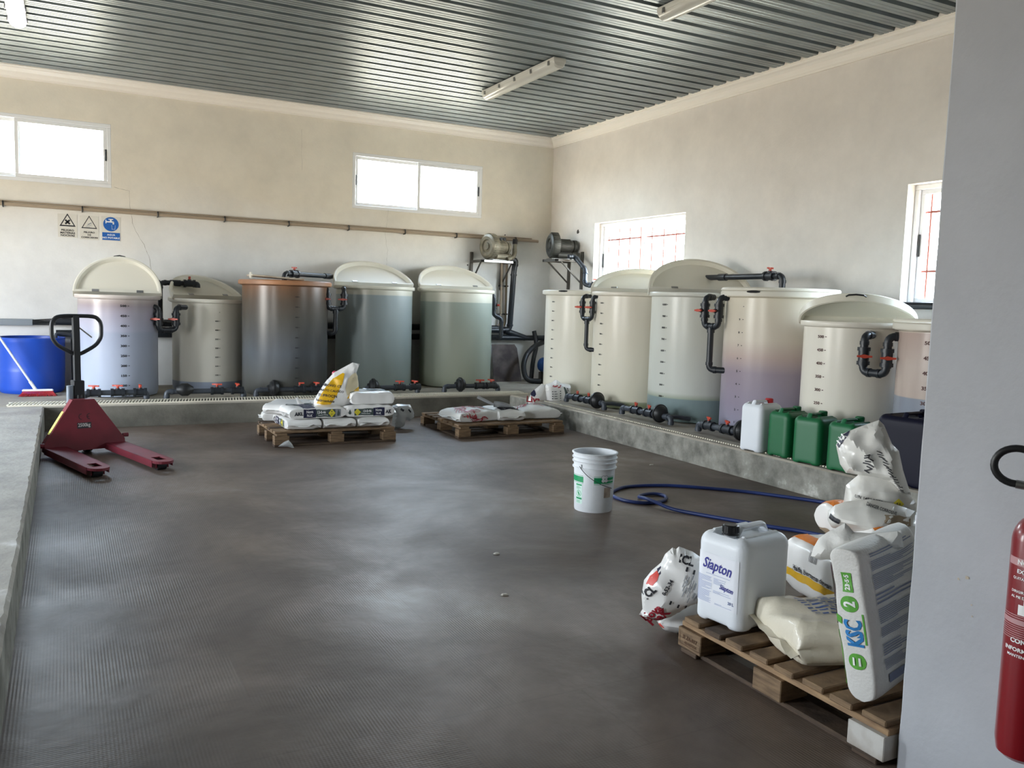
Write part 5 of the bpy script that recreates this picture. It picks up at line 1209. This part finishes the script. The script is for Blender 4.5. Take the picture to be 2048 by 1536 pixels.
mb = MB(); rect(mb, ff(.001), -.063, .05, .225, .275, 1, 1); mb.build('plaque', M_INK, root)
mb = MB(); put_text(mb, '2500kg', ff(.002), -.007, .25, .042, bold=.02, sx=.8); mb.build('lettering', mat('silver_print', 'c8c4c0', .4), root)
mb = MB()
for cx, full in ((-.035, False), (.03, True)):
    o = len(mb.v)
    for k in range(13):
        q = PI*.5+PI*k/12; 
        for rr in (.026, .021): mb.v.append(ff(.0015)(cx+.012+rr*math.cos(q), .325+rr*math.sin(q)))
    for k in range(12): mb.f.append((o+2*k, o+2*k+1, o+2*k+3, o+2*k+2))
    if full: rect(mb, ff(.0015), cx-.012, cx+.008, .323, .327, 1, 1)
mb.build('ce_mark', M_JB, root)
mb = MB(); mb.cyl((-.03, -W_-.03, .10), (-.03, -W_+.01, .10), .02, 12).cyl((-.03, W_-.01, .14), (-.03, W_+.035, .14), .018, 12); mb.build('pivot_pin', M_JR, root, smooth=True)
# pump, steering wheels and handle behind the plate
mb = MB(); mb.cyl((-.16, 0, .07), (-.16, 0, .36), .055, 20).cyl((-.16, 0, .36), (-.16, 0, .50), .028, 16).bx(-.2, -.06, -.05, .05, .36, .40, .005); mb.build('hydraulic_pump', M_JB, root, smooth=True)
for s_ in (-1, 1):
    mb = MB(); mb.cyl((-.16, s_*.03, .085), (-.16, s_*.085, .085), .084, 26); mb.build('steering_wheel', M_JB, root, smooth=True)
mb = MB(); mb.tube([(-.2, 0, .38), (-.215, 0, 1.04)], .034, 4); mb.bx(-.245, -.155, -.045, .045, .34, .62, .006); mb.build('handle_shaft', M_JB, root)
mb = MB(); mb.cyl((-.16, -.075, .34), (-.16, -.075, .58), .026, 14); mb.build('pump_piston', mat('grey_cylinder', '6b7580', .4), root, smooth=True)
mb = MB(); hx = -.225; P_ = [(0, .83), (-.155, .92), (-.20, .99), (-.20, 1.12), (-.15, 1.175), (.15, 1.175), (.20, 1.12), (.20, .99), (.155, .92)]
Q = []
for i in range(len(P_)):
    a_, c_, d_ = [Vector((hx, P_[(i+k) % len(P_)][0]*1.0+.01, P_[(i+k) % len(P_)][1])) for k in (-1, 0, 1)]
    for k in range(5):
        t = k/4; A_ = c_.lerp(a_, .33); D_ = c_.lerp(d_, .33); Q.append(A_*(1-t)**2+c_*2*t*(1-t)+D_*t*t)
mb.tube(Q, .017, 12, closed=True); mb.build('handle_loop', M_JB, root, smooth=True)
mb = MB(); mb.tube([(-.215, 0, 1.0), (-.225, 0, 1.175)], .034, 4); mb.build('handle_neck', M_JB, root)
mb = MB(); mb.tube([(-.22, 0, 1.08), (-.21, .03, 1.07), (-.19, .12, .99)], .006, 8); mb.build('release_lever', M_STEEL, root, smooth=True)

# ------------------------------------------------------------------ white pail
root = empty('bucket', (3.217, 4.85, 0), math.atan2(-4.85, -3.217), 'white plastic pail with green bands standing alone on the floor', 'bucket')
M_PAIL = mat('pail_white', 'e2e5e8', .42, var=.15, vscale=6)
h = .405; mb = MB(); mb.lathe([(0, .012), (.118, .012), (.122, .0), (.128, .0), (.131, .01), (.1415, .295), (.152, .297), (.153, .303), (.143, .306), (.144, .334), (.154, .336), (.155, .342), (.145, .345), (.1455, .362), (.155, .364), (.156, .37), (.147, .373), (.148, .392), (.157, .395), (.158, .402), (.152, h), (.143, .402), (.138, .30), (.126, .02), (0, .018)], 64); mb.build('pail_body', M_PAIL, root, smooth=True)
def pf(off):
    def f(s_, z): r = .131+.0105*(z-.01)/.285+off; q = s_/.138; return (r*math.cos(q), r*math.sin(q), z)
    return f
M_PG = mat('pail_green', '14925a', .45)
def band(a0, a1): 
    mb = MB(); rect(mb, pf(.0008), a0, a1, .205, .245, 14, 1); mb.build('green_band', M_PG, root, smooth=True)
    mb = MB(); rect(mb, pf(.0009), a0, a1, .250, .2525, 14, 1); rect(mb, pf(.0009), a0, a1, .1975, .2, 14, 1); mb.build('green_line', M_PG, root, smooth=True)
band(-.215, -.075); band(.0, .16)
mb = MB()
for dx, dz in ((-.011, .011), (.011, .011), (-.011, -.011), (.011, -.011)): disc(mb, pf(.0016), .075+dx, .236+dz, .0125, 18)
mb.build('clover_emblem', M_PAIL, root)
mb = MB(); 
for dx, dz in ((-.011, .011), (.011, .011), (-.011, -.011), (.011, -.011)): disc(mb, pf(.0014), .075+dx, .236+dz, .0142, 18)
mb.build('clover_outline', M_INK, root)
mb = MB(); rect(mb, pf(.0008), -.145, -.083, .055, .192, 6, 1); mb.build('notice_label', mat('pail_label', 'cfe8dc', .5), root, smooth=True)
mb = MB(); rect(mb, pf(.0014), -.142, -.086, .18, .19, 6, 1); rect(mb, pf(.0014), -.142, -.086, .085, .097, 6, 1); disc(mb, pf(.0014), -.114, .125, .022, 24, ri=.019); rect(mb, pf(.0014), -.12, -.108, .112, .138, 2, 2, rot=.5); rb = random.Random(2)
for k in range(6): rect(mb, pf(.0014), -.14, -.09-rb.random()*.02, .156+k*.0035, .1572+k*.0035, 4, 1)
for k in range(6): rect(mb, pf(.0014), -.14, -.09-rb.random()*.02, .06+k*.0035, .0612+k*.0035, 4, 1)
mb.build('notice_print', M_PG, root)
mb = MB(); rect(mb, pf(.0008), .075, .135, .105, .175, 6, 1); mb.build('brown_label', mat('label_tan', 'b8a898', .7, var=.3, vscale=30), root, smooth=True)
mb = MB(); put_text(mb, 'AGROQUIMICA', pf(.0016), .125, .222, .012); mb.build('lettering', M_PWHITE, root)
mb = MB(); P_ = []
for k in range(15):
    t = k/14; q = R_(-42)+R_(95)*t; rr = .152+.014*math.sin(PI*t); P_.append((rr*math.cos(q), rr*math.sin(q), .315-.145*t-.02*math.sin(PI*t)))
mb.tube(P_, .0022, 8); mb.build('wire_handle', M_INK, root, smooth=True)
mb = MB(); q = R_(-40); mb.box((.146*math.cos(q), .146*math.sin(q), .315), (.012, .022, .028), Matrix.Rotation(q, 3, 'Z'), .003); mb.build('handle_ear', M_PAIL, root)

# ------------------------------------------------------------------ blue hose
M_HOSE = mat('blue_hose', '20336c', .45)
hp = [(1900, 1050), (1780, 1030), (1650, 1005), (1560, 992), (1480, 982), (1400, 975), (1340, 971), (1290, 971), (1250, 974), (1232, 980), (1224, 986), (1230, 994), (1255, 1002), (1290, 1006), (1318, 1004), (1332, 998), (1328, 991), (1308, 988), (1286, 990), (1278, 995), (1290, 1003), (1310, 1010), (1345, 1019), (1400, 1029), (1470, 1041), (1540, 1053), (1600, 1062), (1680, 1078)]
C3 = [onz(x, y, .012) for x, y in hp]
for i in range(12, 15): C3[i].z = .012
for i in range(17, 22): C3[i].z = .014
C3[19].z = .016; C3[20].z = .036; C3[21].z = .034; C3[22].z = .016
def catmull(P, n=6):
    out = []
    for i in range(len(P)-1):
        p0, p1, p2, p3 = P[max(i-1, 0)], P[i], P[i+1], P[min(i+2, len(P)-1)]
        for k in range(n): t = k/n; out.append(.5*((2*p1)+(p2-p0)*t+(2*p0-5*p1+4*p2-p3)*t*t+(3*p1-p0-3*p2+p3)*t**3))
    out.append(P[-1]); return out
mb = MB(); mb.tube(catmull(C3), .0125, 12); tag(mb.build('garden_hose', M_HOSE, None, smooth=True), 'blue hose lying in a loop on the floor beside the white pail', 'hose')

# ------------------------------------------------------------------ near pallet load
# upright sack with green round badges
KL = .50
ksc = Sack('upright_sack', 'tall white woven sack with green badges standing upright on the near pallet', KL, .38, .115, (2.345, 1.87, Z0+.012), 0, None, 51, M_SACKW, n=10, amp=.007, seam=False, pinch=.0)
rt_ = ksc.root
def orient(root, X, Y, loc):
    X = Vector(X).normalized(); Y = Vector(Y); Y = (Y-X*Y.dot(X)).normalized(); Z_ = X.cross(Y); M = Matrix((X, Y, Z_)).transposed().to_4x4(); M.translation = loc; root.matrix_world = M
# wide face (top, +z local) looks towards -y (front), narrow side face (+y local) looks towards -x (aisle)
KX = Vector((-.12, .15, 1)).normalized()
orient(rt_, KX, (-1, -.20, 0), Vector((2.43, 1.885, Z0+.02))+KX*KL/2)
ns = lambda off: (lambda a_, c_: ksc.side(a_, -c_, 1, off))
kt = lambda t, m, x, z, size, bold=.04, sx=1.: ksc.pr('lettering', m, lambda b: put_text(b, t, ns(.0045), x, z, size, 0, bold, sx))
for cx_ in (-.118, .07): ksc.pr('green_badge', M_GREEN, lambda b: disc(b, ns(.003), cx_, 0, .026, 28))
ksc.pr('green_badge', M_GREEN, lambda b: rect(b, ns(.003), .108, .172, -.017, .017, 6, 3))
kt('2', M_PWHITE, .07, 0, .038); kt('23·5·5', M_PWHITE, .14, 0, .020); kt('KSC', M_SKY, -.025, -.003, .058, .045, sx=.85)
for dz_ in (-.0065, .0065): ksc.pr('lettering', M_PWHITE, lambda b: rect(b, ns(.006), -.118-.013, -.118+.013, dz_-.0025, dz_+.0025, 5, 2))
ksc.pr('leaf_emblem', M_GREEN, lambda b: poly(b, ns(.0046), [(.0, .026), (.022, .024), (.034, .044), (.008, .042)]))
ksc.pr('leaf_emblem', M_GREEN, lambda b: rect(b, ns(.004), -.06, .04, -.036, -.030, 4, 1))
M_SIDE = mat('dark_photo_print', '4a2a34', .5, var=.8, vscale=25, col2='2f3f2c'); M_SB2 = mat('print_slate_blue', '7d86a0', .6)
wf = lambda off: (lambda u_, v_: ksc.top(v_, -u_, off))
tag(ksc.pr('fine_print', M_SB2, lambda b: [lines_block(b, wf(.0036), -.135, .15, a0, a1, n_, random.Random(int(a0*1000)+900), .42, nseg=10) for a0, a1, n_ in ((.21, .225, 2), (.165, .20, 6), (.105, .155, 9), (.055, .095, 3), (-.005, .045, 8), (-.05, -.015, 6), (-.11, -.07, 5), (-.155, -.12, 7))]), kind='stuff')
ksc.pr('printed_panel', M_SB2, lambda b: rect(b, wf(.0036), -.12, .14, -.2, -.172, 10, 3))
def qf(u_, q): return ksc.P(u_/(KL/2), q, .003)
ksc.pr('photo_strip', M_SIDE, lambda b: b.grid(lambda a_, c_: qf(.0+.2*a_, -.30-.32*c_), 14, 5)); ksc.pr('green_strip', M_GREEN, lambda b: b.grid(lambda a_, c_: qf(-.2+.18*a_, -.30-.32*c_), 14, 5))
# crumpled open top of that sack
def vplane(px, py, org_d, az):  # vertical plane through a point, facing the camera bearing
    return None
def facing(P, turn=0.):  # basis of an upright plane at P whose normal points back to the viewer's side of the room
    d = Vector((P.x, P.y, 0)).normalized(); d = Matrix.Rotation(turn, 3, 'Z') @ d; U = Vector((d.y, -d.x, 0)); return U, UZ
def on_plane(x, y, P, N):
    d = ray(x, y); o = Vector((0, 0, CAM_Z)); t = (P-o).dot(N)/d.dot(N); return o+d*t
def puff_px(name, label, pts, base, T, m, turn=0., lean=0., parent=None, **kw):
    U, V = facing(base, turn); 
    if lean: V = (UZ*math.cos(lean)+Vector((-U.y, U.x, 0))*math.sin(lean)).normalized()
    N = U.cross(V); L_ = []
    for x, y in pts: q = on_plane(x, y, base, N)-base; L_.append((q.dot(U), q.dot(V)))
    p = Puff(name, label, L_, base, U, V, T, m, parent=parent, **kw); p.px = lambda pp: [((on_plane(x, y, base, N)-base).dot(U), (on_plane(x, y, base, N)-base).dot(V)) for x, y in pp]; return p
def world_parent(o, root):
    bpy.context.view_layer.update(); o.parent = root; o.matrix_parent_inverse = root.matrix_world.inverted()
# open crumpled mouth of the upright sack
U, V = UX, UZ
bs = Vector((2.36, 1.96, .66)); hold = empty('x', (0, 0, 0))
kp = puff_px('x', None, [(1622, 1112), (1627, 1095), (1638, 1076), (1655, 1064), (1668, 1058), (1690, 1046), (1697, 1052), (1708, 1064), (1745, 1067), (1802, 1061), (1808, 1095), (1740, 1112), (1640, 1120)], bs, .03, M_SACKW, turn=R_(-6), Rr=.05, res=.011, crease=.014, seed=31, freq=16, parent=hold)
kp.body.name = 'crumpled_mouth'; world_parent(kp.body, rt_); bpy.data.objects.remove(hold)
# cream woven sack with blue print lying on the pallet
M_CWOV = mat('cream_woven', 'd8d0bd', .38, coat=.3, bump=.2, bscale=90)
cs = Sack('woven_sack', 'cream woven sack with blue printed lines lying in front of the white jerrycan', .48, .40, .15, (2.545, 2.165, Z0), R_(-20), None, 61, M_CWOV, n=4.6, amp=.018, seam=True)
mb = MB(); rb = random.Random(12)
for k in range(7):
    x_ = -.13
    while x_ < .14:
        w_ = rb.uniform(.02, .06); rect(mb, lambda u_, v_: cs.top(u_*.9, v_, .0035), x_, x_+w_, .10-k*.028, .112-k*.028, 3, 1, rot=0); x_ += w_+.01
mb.v = [tuple(v) for v in mb.v]; tag(mb.build('printed_text', M_BLUE, cs.root), kind='stuff')
# two shiny white sacks with orange edges
s1_ = Sack('fertiliser_sack', 'shiny white sack with yellow stripe and barcode, behind the white jerrycan', .56, .46, .265, (3.02, 2.43, Z0), R_(76), 'orange-edged sacks on the near pallet', 71, M_SACK, n=5, amp=.012, seam=False)
fs = lambda off: (lambda x, z: s1_.side(-x, z, 1, off))
s1_.pr('printed_panel', M_GOLD, lambda b: rect(b, fs(.003), -.27, .27, -.045, -.012, 26, 3)); s1_.pr('printed_panel', M_ORANGE, lambda b: rect(b, lambda x, y: s1_.top(-x, y, .003), -.27, .27, .14, .20, 26, 5))
s1_.pr('lettering', M_INK, lambda b: put_text(b, 'Haifa, bersama dengan', fs(.0042), -.04, -.001, .026, bold=.03, sx=1.2))
def bar(b):
    x_ = -.075; rb = random.Random(2)
    while x_ < -.015: w_ = rb.choice([.0015, .003]); rect(b, fs(.004), x_, x_+w_, .055, .095, 1, 2); x_ += w_+.0025
tag(s1_.pr('barcode', M_INK, bar), kind='stuff')
s2_ = Sack('fertiliser_sack', 'smaller white sack with orange top stripe and torn corner, on top of the striped one', .50, .36, .15, (3.05, 2.38, Z0+.275), R_(68), 'orange-edged sacks on the near pallet', 73, M_SACK, n=5, amp=.013, seam=False)
s2_.pr('printed_panel', M_ORANGE, lambda b: rect(b, lambda x, y: s2_.top(-x, y, .003), -.24, .24, .05, .165, 26, 7)); s2_.pr('torn_edge', mat('dirty_film', '8f7d66', .6, var=.5, vscale=30), lambda b: rect(b, lambda x, z: s2_.side(-x, z, 1, .003), -.23, -.10, -.06, -.035, 8, 2))
s3_ = Sack('fertiliser_sack', 'dull white sack at the back of the near pallet, half hidden by the partition', .40, .42, .33, (3.1, 1.88, Z0), R_(85), None, 75, M_SACK, n=5, amp=.012, seam=False)
# crumpled bags on top
M_BAG = mat('crumpled_white_film', 'dcdad4', .33, coat=.35, bump=.15, bscale=30)
bs = Vector((3.02, 2.22, Z0+.42))
lw_ = puff_px('crumpled_bag', 'crumpled white bag with a small black bar, lying on the orange-edged sacks', [(1655, 1040), (1656, 1022), (1670, 1010), (1692, 1003), (1740, 998), (1790, 1008), (1830, 1022), (1832, 1085), (1800, 1082), (1758, 1072), (1715, 1064), (1690, 1062), (1662, 1053)], bs, .11, M_BAG, Rr=.08, res=.013, crease=.026, seed=21, freq=9, cat='bag')
b = MB(); q = lw_.px([(1673, 1029)])[0]; rect(b, lw_.fn(.004), q[0]-.022, q[0]+.022, q[1]-.010, q[1]+.010, 3, 2, rot=R_(-14)); b.build('print', M_INK, lw_.root)
q = lw_.px([(1765, 1010)])[0]; lw_.text('DANGER CORROSIVE', M_INK, q[0], q[1], .012, rot=R_(-10), bold=.02)
lw_.panel('dirt_patch', mat('dirty_tan', 'a8957c', .7, var=.4, vscale=20), lw_.px([(1772, 1018), (1800, 1022), (1822, 1030), (1822, 1045), (1790, 1040), (1772, 1032)]))
bs2 = Vector((3.14, 2.32, Z0+.52))
tb = puff_px('crumpled_bag', 'tall crumpled white bag folded over at the top, in front of the navy jerrycan', [(1722, 945), (1692, 970), (1687, 1005), (1700, 1020), (1832, 1040), (1832, 1005), (1815, 985), (1804, 930), (1760, 935)], bs2, .09, M_BAG, Rr=.09, res=.013, crease=.028, seed=23, freq=8, cat='bag')
hd_ = puff_px('x', None, [(1672, 890), (1684, 868), (1715, 855), (1758, 840), (1768, 850), (1784, 888), (1798, 902), (1806, 940), (1822, 990), (1800, 985), (1778, 962), (1750, 955), (1720, 950), (1692, 946), (1680, 928)], bs2-Vector((0, .03, 0)), .07, M_BAG, Rr=.08, res=.012, crease=.032, seed=26, freq=9, parent=tb.root)
bpy.context.view_layer.update(); hd_.body.name = 'folded_top'; hd_.body.matrix_parent_inverse = tb.root.matrix_world.inverted(); hd_.lo = Vector(tb.root.location)
hd_.panel('printed_panel', M_NAVY, hd_.px([(1674, 888), (1684, 870), (1700, 860), (1698, 868), (1688, 880), (1679, 894)]))
b = MB()
for x_, y_, r_q in ((1681, 876, -.5), (1687, 870, -.5), (1678, 883, -.5)): q = hd_.px([(x_, y_)])[0]; rect(b, hd_.fn(.005), q[0]-.010, q[0]+.010, q[1]-.003, q[1]+.003, 3, 1, rot=R_(-25))
b.build('print', M_PWHITE, tb.root)
b = MB(); rb = random.Random(9)
for k in range(16):
    q = hd_.px([(1762+k*3.0+rb.uniform(-2, 2), 900+k*5.2)])[0]; rect(b, hd_.fn(.004), q[0]-.014, q[0]+.010, q[1]-.0016, q[1]+.0016, 4, 1, rot=R_(-20+rb.uniform(-15, 15)))
for k in range(9):
    q = hd_.px([(1738+rb.uniform(-4, 8), 905+k*4)])[0]; rect(b, hd_.fn(.004), q[0]-.012, q[0]+.012, q[1]-.003, q[1]+.002, 4, 1, rot=R_(rb.uniform(-30, 30)))
tag(b.build('fine_print', M_INK, tb.root), kind='stuff')
q = tb.px([(1798, 1000)])[0]; b = MB(); disc(b, tb.fn(.004), q[0], q[1], .022, 4); b.build('hazard_diamond', M_YEL, tb.root)
b = MB(); put_text(b, '5.1', tb.fn(.006), q[0], q[1], .014, bold=.03); b.build('lettering', M_INK, tb.root)
q = tb.px([(1750, 992)])[0]; tb.text('UN 1486 NITRATO', M_INK, q[0], q[1], .018, rot=R_(-8), bold=.01)
# open bag with red emblem behind the near jerrycan
bs = Vector((2.22, 2.90, .0))
nb_ = puff_px('open_sack', 'slumped white bag with red and black lettering on the floor behind the white jerrycan', [(1312, 1240), (1330, 1228), (1400, 1205), (1420, 1240), (1410, 1262), (1352, 1267), (1326, 1258)], bs, .06, M_SACK, Rr=.08, res=.016, crease=.012, seed=33)
up_ = puff_px('x', None, [(1345, 1095), (1352, 1098), (1358, 1093), (1385, 1103), (1402, 1115), (1420, 1150), (1420, 1190), (1396, 1200), (1370, 1217), (1345, 1232), (1320, 1238), (1300, 1236), (1278, 1229), (1285, 1218), (1283, 1190), (1288, 1160), (1304, 1140), (1322, 1125), (1330, 1108)], bs-Vector((.02, .06, 0)), .08, M_SACK, Rr=.09, res=.012, crease=.018, seed=35, freq=9, parent=nb_.root)
up_.body.name = 'upper_bag'; bpy.context.view_layer.update(); up_.body.matrix_parent_inverse = nb_.root.matrix_world.inverted(); up_.lo = Vector(nb_.root.location)
M_R2 = mat('print_bright_red', 'd2453a', .4)
up_.panel('printed_panel', M_R2, up_.px([(1292, 1162), (1300, 1148), (1314, 1136), (1318, 1142), (1314, 1152), (1305, 1162)])); up_.panel('printed_panel', M_NAVY, up_.px([(1314, 1134), (1322, 1128), (1321, 1140), (1317, 1143)]))
nb_.panel('printed_panel', M_R2, nb_.px([(1316, 1244), (1326, 1240), (1328, 1250), (1320, 1252)]))
for t, m_, x_, y_, z_, ro in (('ICL', M_INK, 1373, 1112, .042, -12), ('ICL', M_INK, 1298, 1176, .045, 52), ('Nova', M_TRED, 1303, 1218, .050, 50), ('PeaK', M_TRED, 1317, 1226, .055, 50), ('0-52-34', M_INK, 1335, 1163, .022, 62)):
    q = up_.px([(x_, y_)])[0]; up_.text(t, m_, q[0], q[1], z_, rot=R_(ro), bold=.04, off=.004)
b = MB(); rb = random.Random(19)
for (x_, y_) in ((1373, 1127), (1387, 1133), (1341, 1192), (1356, 1200), (1371, 1203)): q = up_.px([(x_, y_)])[0]; rect(b, up_.fn(.004), q[0]-.004, q[0]+.004, q[1]-.009, q[1]+.009, 1, 2, rot=R_(-15))
b.build('print', M_INK, up_.root); b = MB()
for k in range(26):
    q = up_.px([(1362+rb.uniform(0, 34), 1140+rb.uniform(0, 46))])[0]; rect(b, up_.fn(.0035), q[0]-.014, q[0]+.014, q[1]-.0014, q[1]+.0014, 3, 1, rot=R_(72))
tag(b.build('fine_print', M_GREY, up_.root), kind='stuff')

# ------------------------------------------------------------------ fire extinguisher on the partition
M_FR = mat('extinguisher_red', '7e101a', .3, coat=.4)
er = .066; ex = PX-.012-er; d = ray(1990, 1450); d2 = Vector((d.x, d.y, 0)).normalized(); nrm = Vector((d2.y, -d2.x, 0)); t = (ex-nrm.x*er)/d2.x; ec = d2*t+nrm*er
def zat(y, px=2010): q = ray(px, y); h_ = math.hypot(q.x, q.y); return CAM_Z+q.z*math.hypot(ec.x, ec.y)/h_
zb, ztop = zat(1510, 2030), zat(1022, 2048)
root = empty('fire_extinguisher', (ec.x, ec.y, zb), 0, 'red fire extinguisher with white lettering hanging on the partition wall', 'fire extinguisher')
H_ = ztop-zb; mb = MB(); prof = [(0, 0), (er*.7, .002), (er*.93, .015), (er, .045), (er, H_-.07)]+[(er*math.cos(PI/2*k/8)*.9+er*.1*(1-k/8)+.0, H_-.07+.07*math.sin(PI/2*k/8)) for k in range(1, 8)]+[(.018, H_), (.018, H_+.03), (0, H_+.03)]
mb.lathe(prof, 48); mb.build('cylinder', M_FR, root, smooth=True)
mb = MB(); mb.cyl((0, 0, H_+.02), (0, 0, H_+.075), .02, 16).box((0, -.03, H_+.09), (.018, .12, .014), None, .003).box((0, -.05, H_+.065), (.016, .1, .012), Matrix.Rotation(R_(-12), 3, 'X'), .003); mb.build('valve_head', M_BLACK, root, smooth=True)
# hose loop swinging out to the left, ending in a chrome collar
zc_ = zat(930); bc = Vector((ec.x, ec.y, 0)); Uh, _ = facing(bc); c0 = -Uh*.020+Vector((0, 0, zc_-zb))
mb = MB(); P_ = []
lc = c0-Uh*.047
for k in range(18):
    q = R_(60)+R_(210)*k/17; P_.append(lc+Uh*(.052*math.cos(q))+UZ*(.046*math.sin(q)))
mb.tube(P_, .0095, 12); mb.build('hose', M_BLACK, root, smooth=True); mb = MB(); mb.cyl(P_[-1], P_[-1]+Uh*.03-UZ*.002, .0115, 14); mb.build('hose_collar', M_STEEL, root, smooth=True)
mb = MB(); mb.tube([P_[-1]+Uh*.03, P_[-1]+Uh*.06, Vector((0, 0, H_+.05))], .009, 10); mb.build('hose', M_BLACK, root, smooth=True)
mb = MB(); mb.bx(er-.005, er+.012, -.02, .02, H_*.75, H_*.8, .002).bx(er+.0, er+.0118, -.025, .025, H_*.6, H_*.95, .002); mb.build('wall_hook', M_STEEL, root)
q0 = math.atan2(-ec.y, -ec.x)   # label centred towards the camera side
q0 = math.atan2(-.15, -1)
def ef(off): return lambda s_, z: ((er+off)*math.cos(q0+s_/er), (er+off)*math.sin(q0+s_/er), z)
zz = lambda y: zat(y)-zb
mat('print_dusty_pink', 'b98d90', .5)
for a_ in ((-.078, .085, 1232, 1222), (-.06, .085, 1118, 1103), (-.015, .012, 1212, 1192)): mb = MB(); rect(mb, ef(.0006), a_[0], a_[1], zz(a_[2]), zz(a_[3]), 18, 1); mb.build('printed_band', MATS['print_dusty_pink'] if a_[0] < -.05 else M_PWHITE, root, smooth=True)

def et(t, s_, y, size, bold=.02): 
    mb = MB(); put_text(mb, t, ef(.0014), s_, zz(y), size, 0, bold, 1.1); mb.build('lettering', M_PWHITE, root)
et('NORMAS', .012, 1110, .017, .03); et('EXTINTOR', .012, 1128, .014, .02); et('DIRIGIR LA BOQUILLA', .012, 1168, .009); et('AL PIE DE LAS LLAMAS', .012, 1178, .009); et('QUITAR EL PASADOR', .012, 1142, .009); et('B', .004, 1186, .02, .04)
et('CONFORME', .02, 1263, .016, .04); et('INFORMACION', .01, 1280, .014, .03); et('MANTENIMIENTO', .01, 1292, .010, .02)
mb = MB(); rb = random.Random(7); lines_block(mb, ef(.0014), -.07, .08, zz(1262), zz(1212), 12, rb, .35, nseg=16); tag(mb.build('fine_print', MATS['print_dusty_pink'], root), kind='stuff')

# small litter on the floor
M_BIT = mat('litter_pale', 'c9c4b8', .8); rb = random.Random(14)
for i, (x_, y_, lb) in enumerate(((994, 1108, 'tiny torn white film scrap on the open floor, left of the pail'), (1303, 930, 'tiny pale chip on the floor by the right step'), (1372, 920, 'small pale chip at the foot of the right step'), (1010, 1190, 'tiny pale fleck on the open floor'), (1520, 1365, 'small splinter on the floor beside the near pallet'))):
    p = onz(x_, y_, 0.001); mb = MB(); vs = []; n_ = 7
    for k in range(n_): q = 2*PI*k/n_; r_q = .014*rb.uniform(.5, 1.2); vs.append((r_q*math.cos(q)*1.6, r_q*math.sin(q), .0)); 
    vs += [(x*.7, y*.7, .006+.003*rb.random()) for x, y, z in vs]; mb.add(vs, [(k, (k+1) % n_, n_+(k+1) % n_, n_+k) for k in range(n_)]+[tuple(range(n_, 2*n_))])
    o = mb.build('litter_scrap', M_BIT); o.location = p; tag(o, lb, 'litter')
# stains and hole marks on the walls
o = MB(); 
def spot(axis, x, y, r_q, m, par):
    p = ony(x, y, YB-.001) if axis == 'y' else onx(x, y, XR-.001 if axis == 'x' else PX-.0012); mb = MB(); n_ = 9; rb = random.Random(int(x))
    vs = []
    for k in range(n_): q = 2*PI*k/n_; a_ = r_q*rb.uniform(.6, 1.2); vs.append(p+((Vector((math.cos(q), 0, math.sin(q))) if axis == 'y' else Vector((0, math.cos(q), math.sin(q))))*a_))
    mb.add(vs, [tuple(range(n_))]); mb.build('wall_mark', m, bpy.data.objects[par])
M_HOLE = mat('drill_hole', '3a3630', .9); spot('x', 1156, 463, .035, M_HOLE, 'wall_right')
for x_, y_ in ((935, 530), (1010, 470)): spot('y', x_, y_, .012, M_HOLE, 'wall_back')
M_TAN = mat('tan_stain', 'b5aa98', .9)
for x_, y_, r_q in ((1934, 1155, .006), (1917, 1158, .004), (1943, 1210, .003), (1944, 1233, .003)): spot('p', x_, y_, r_q, M_TAN, 'wall_partition')
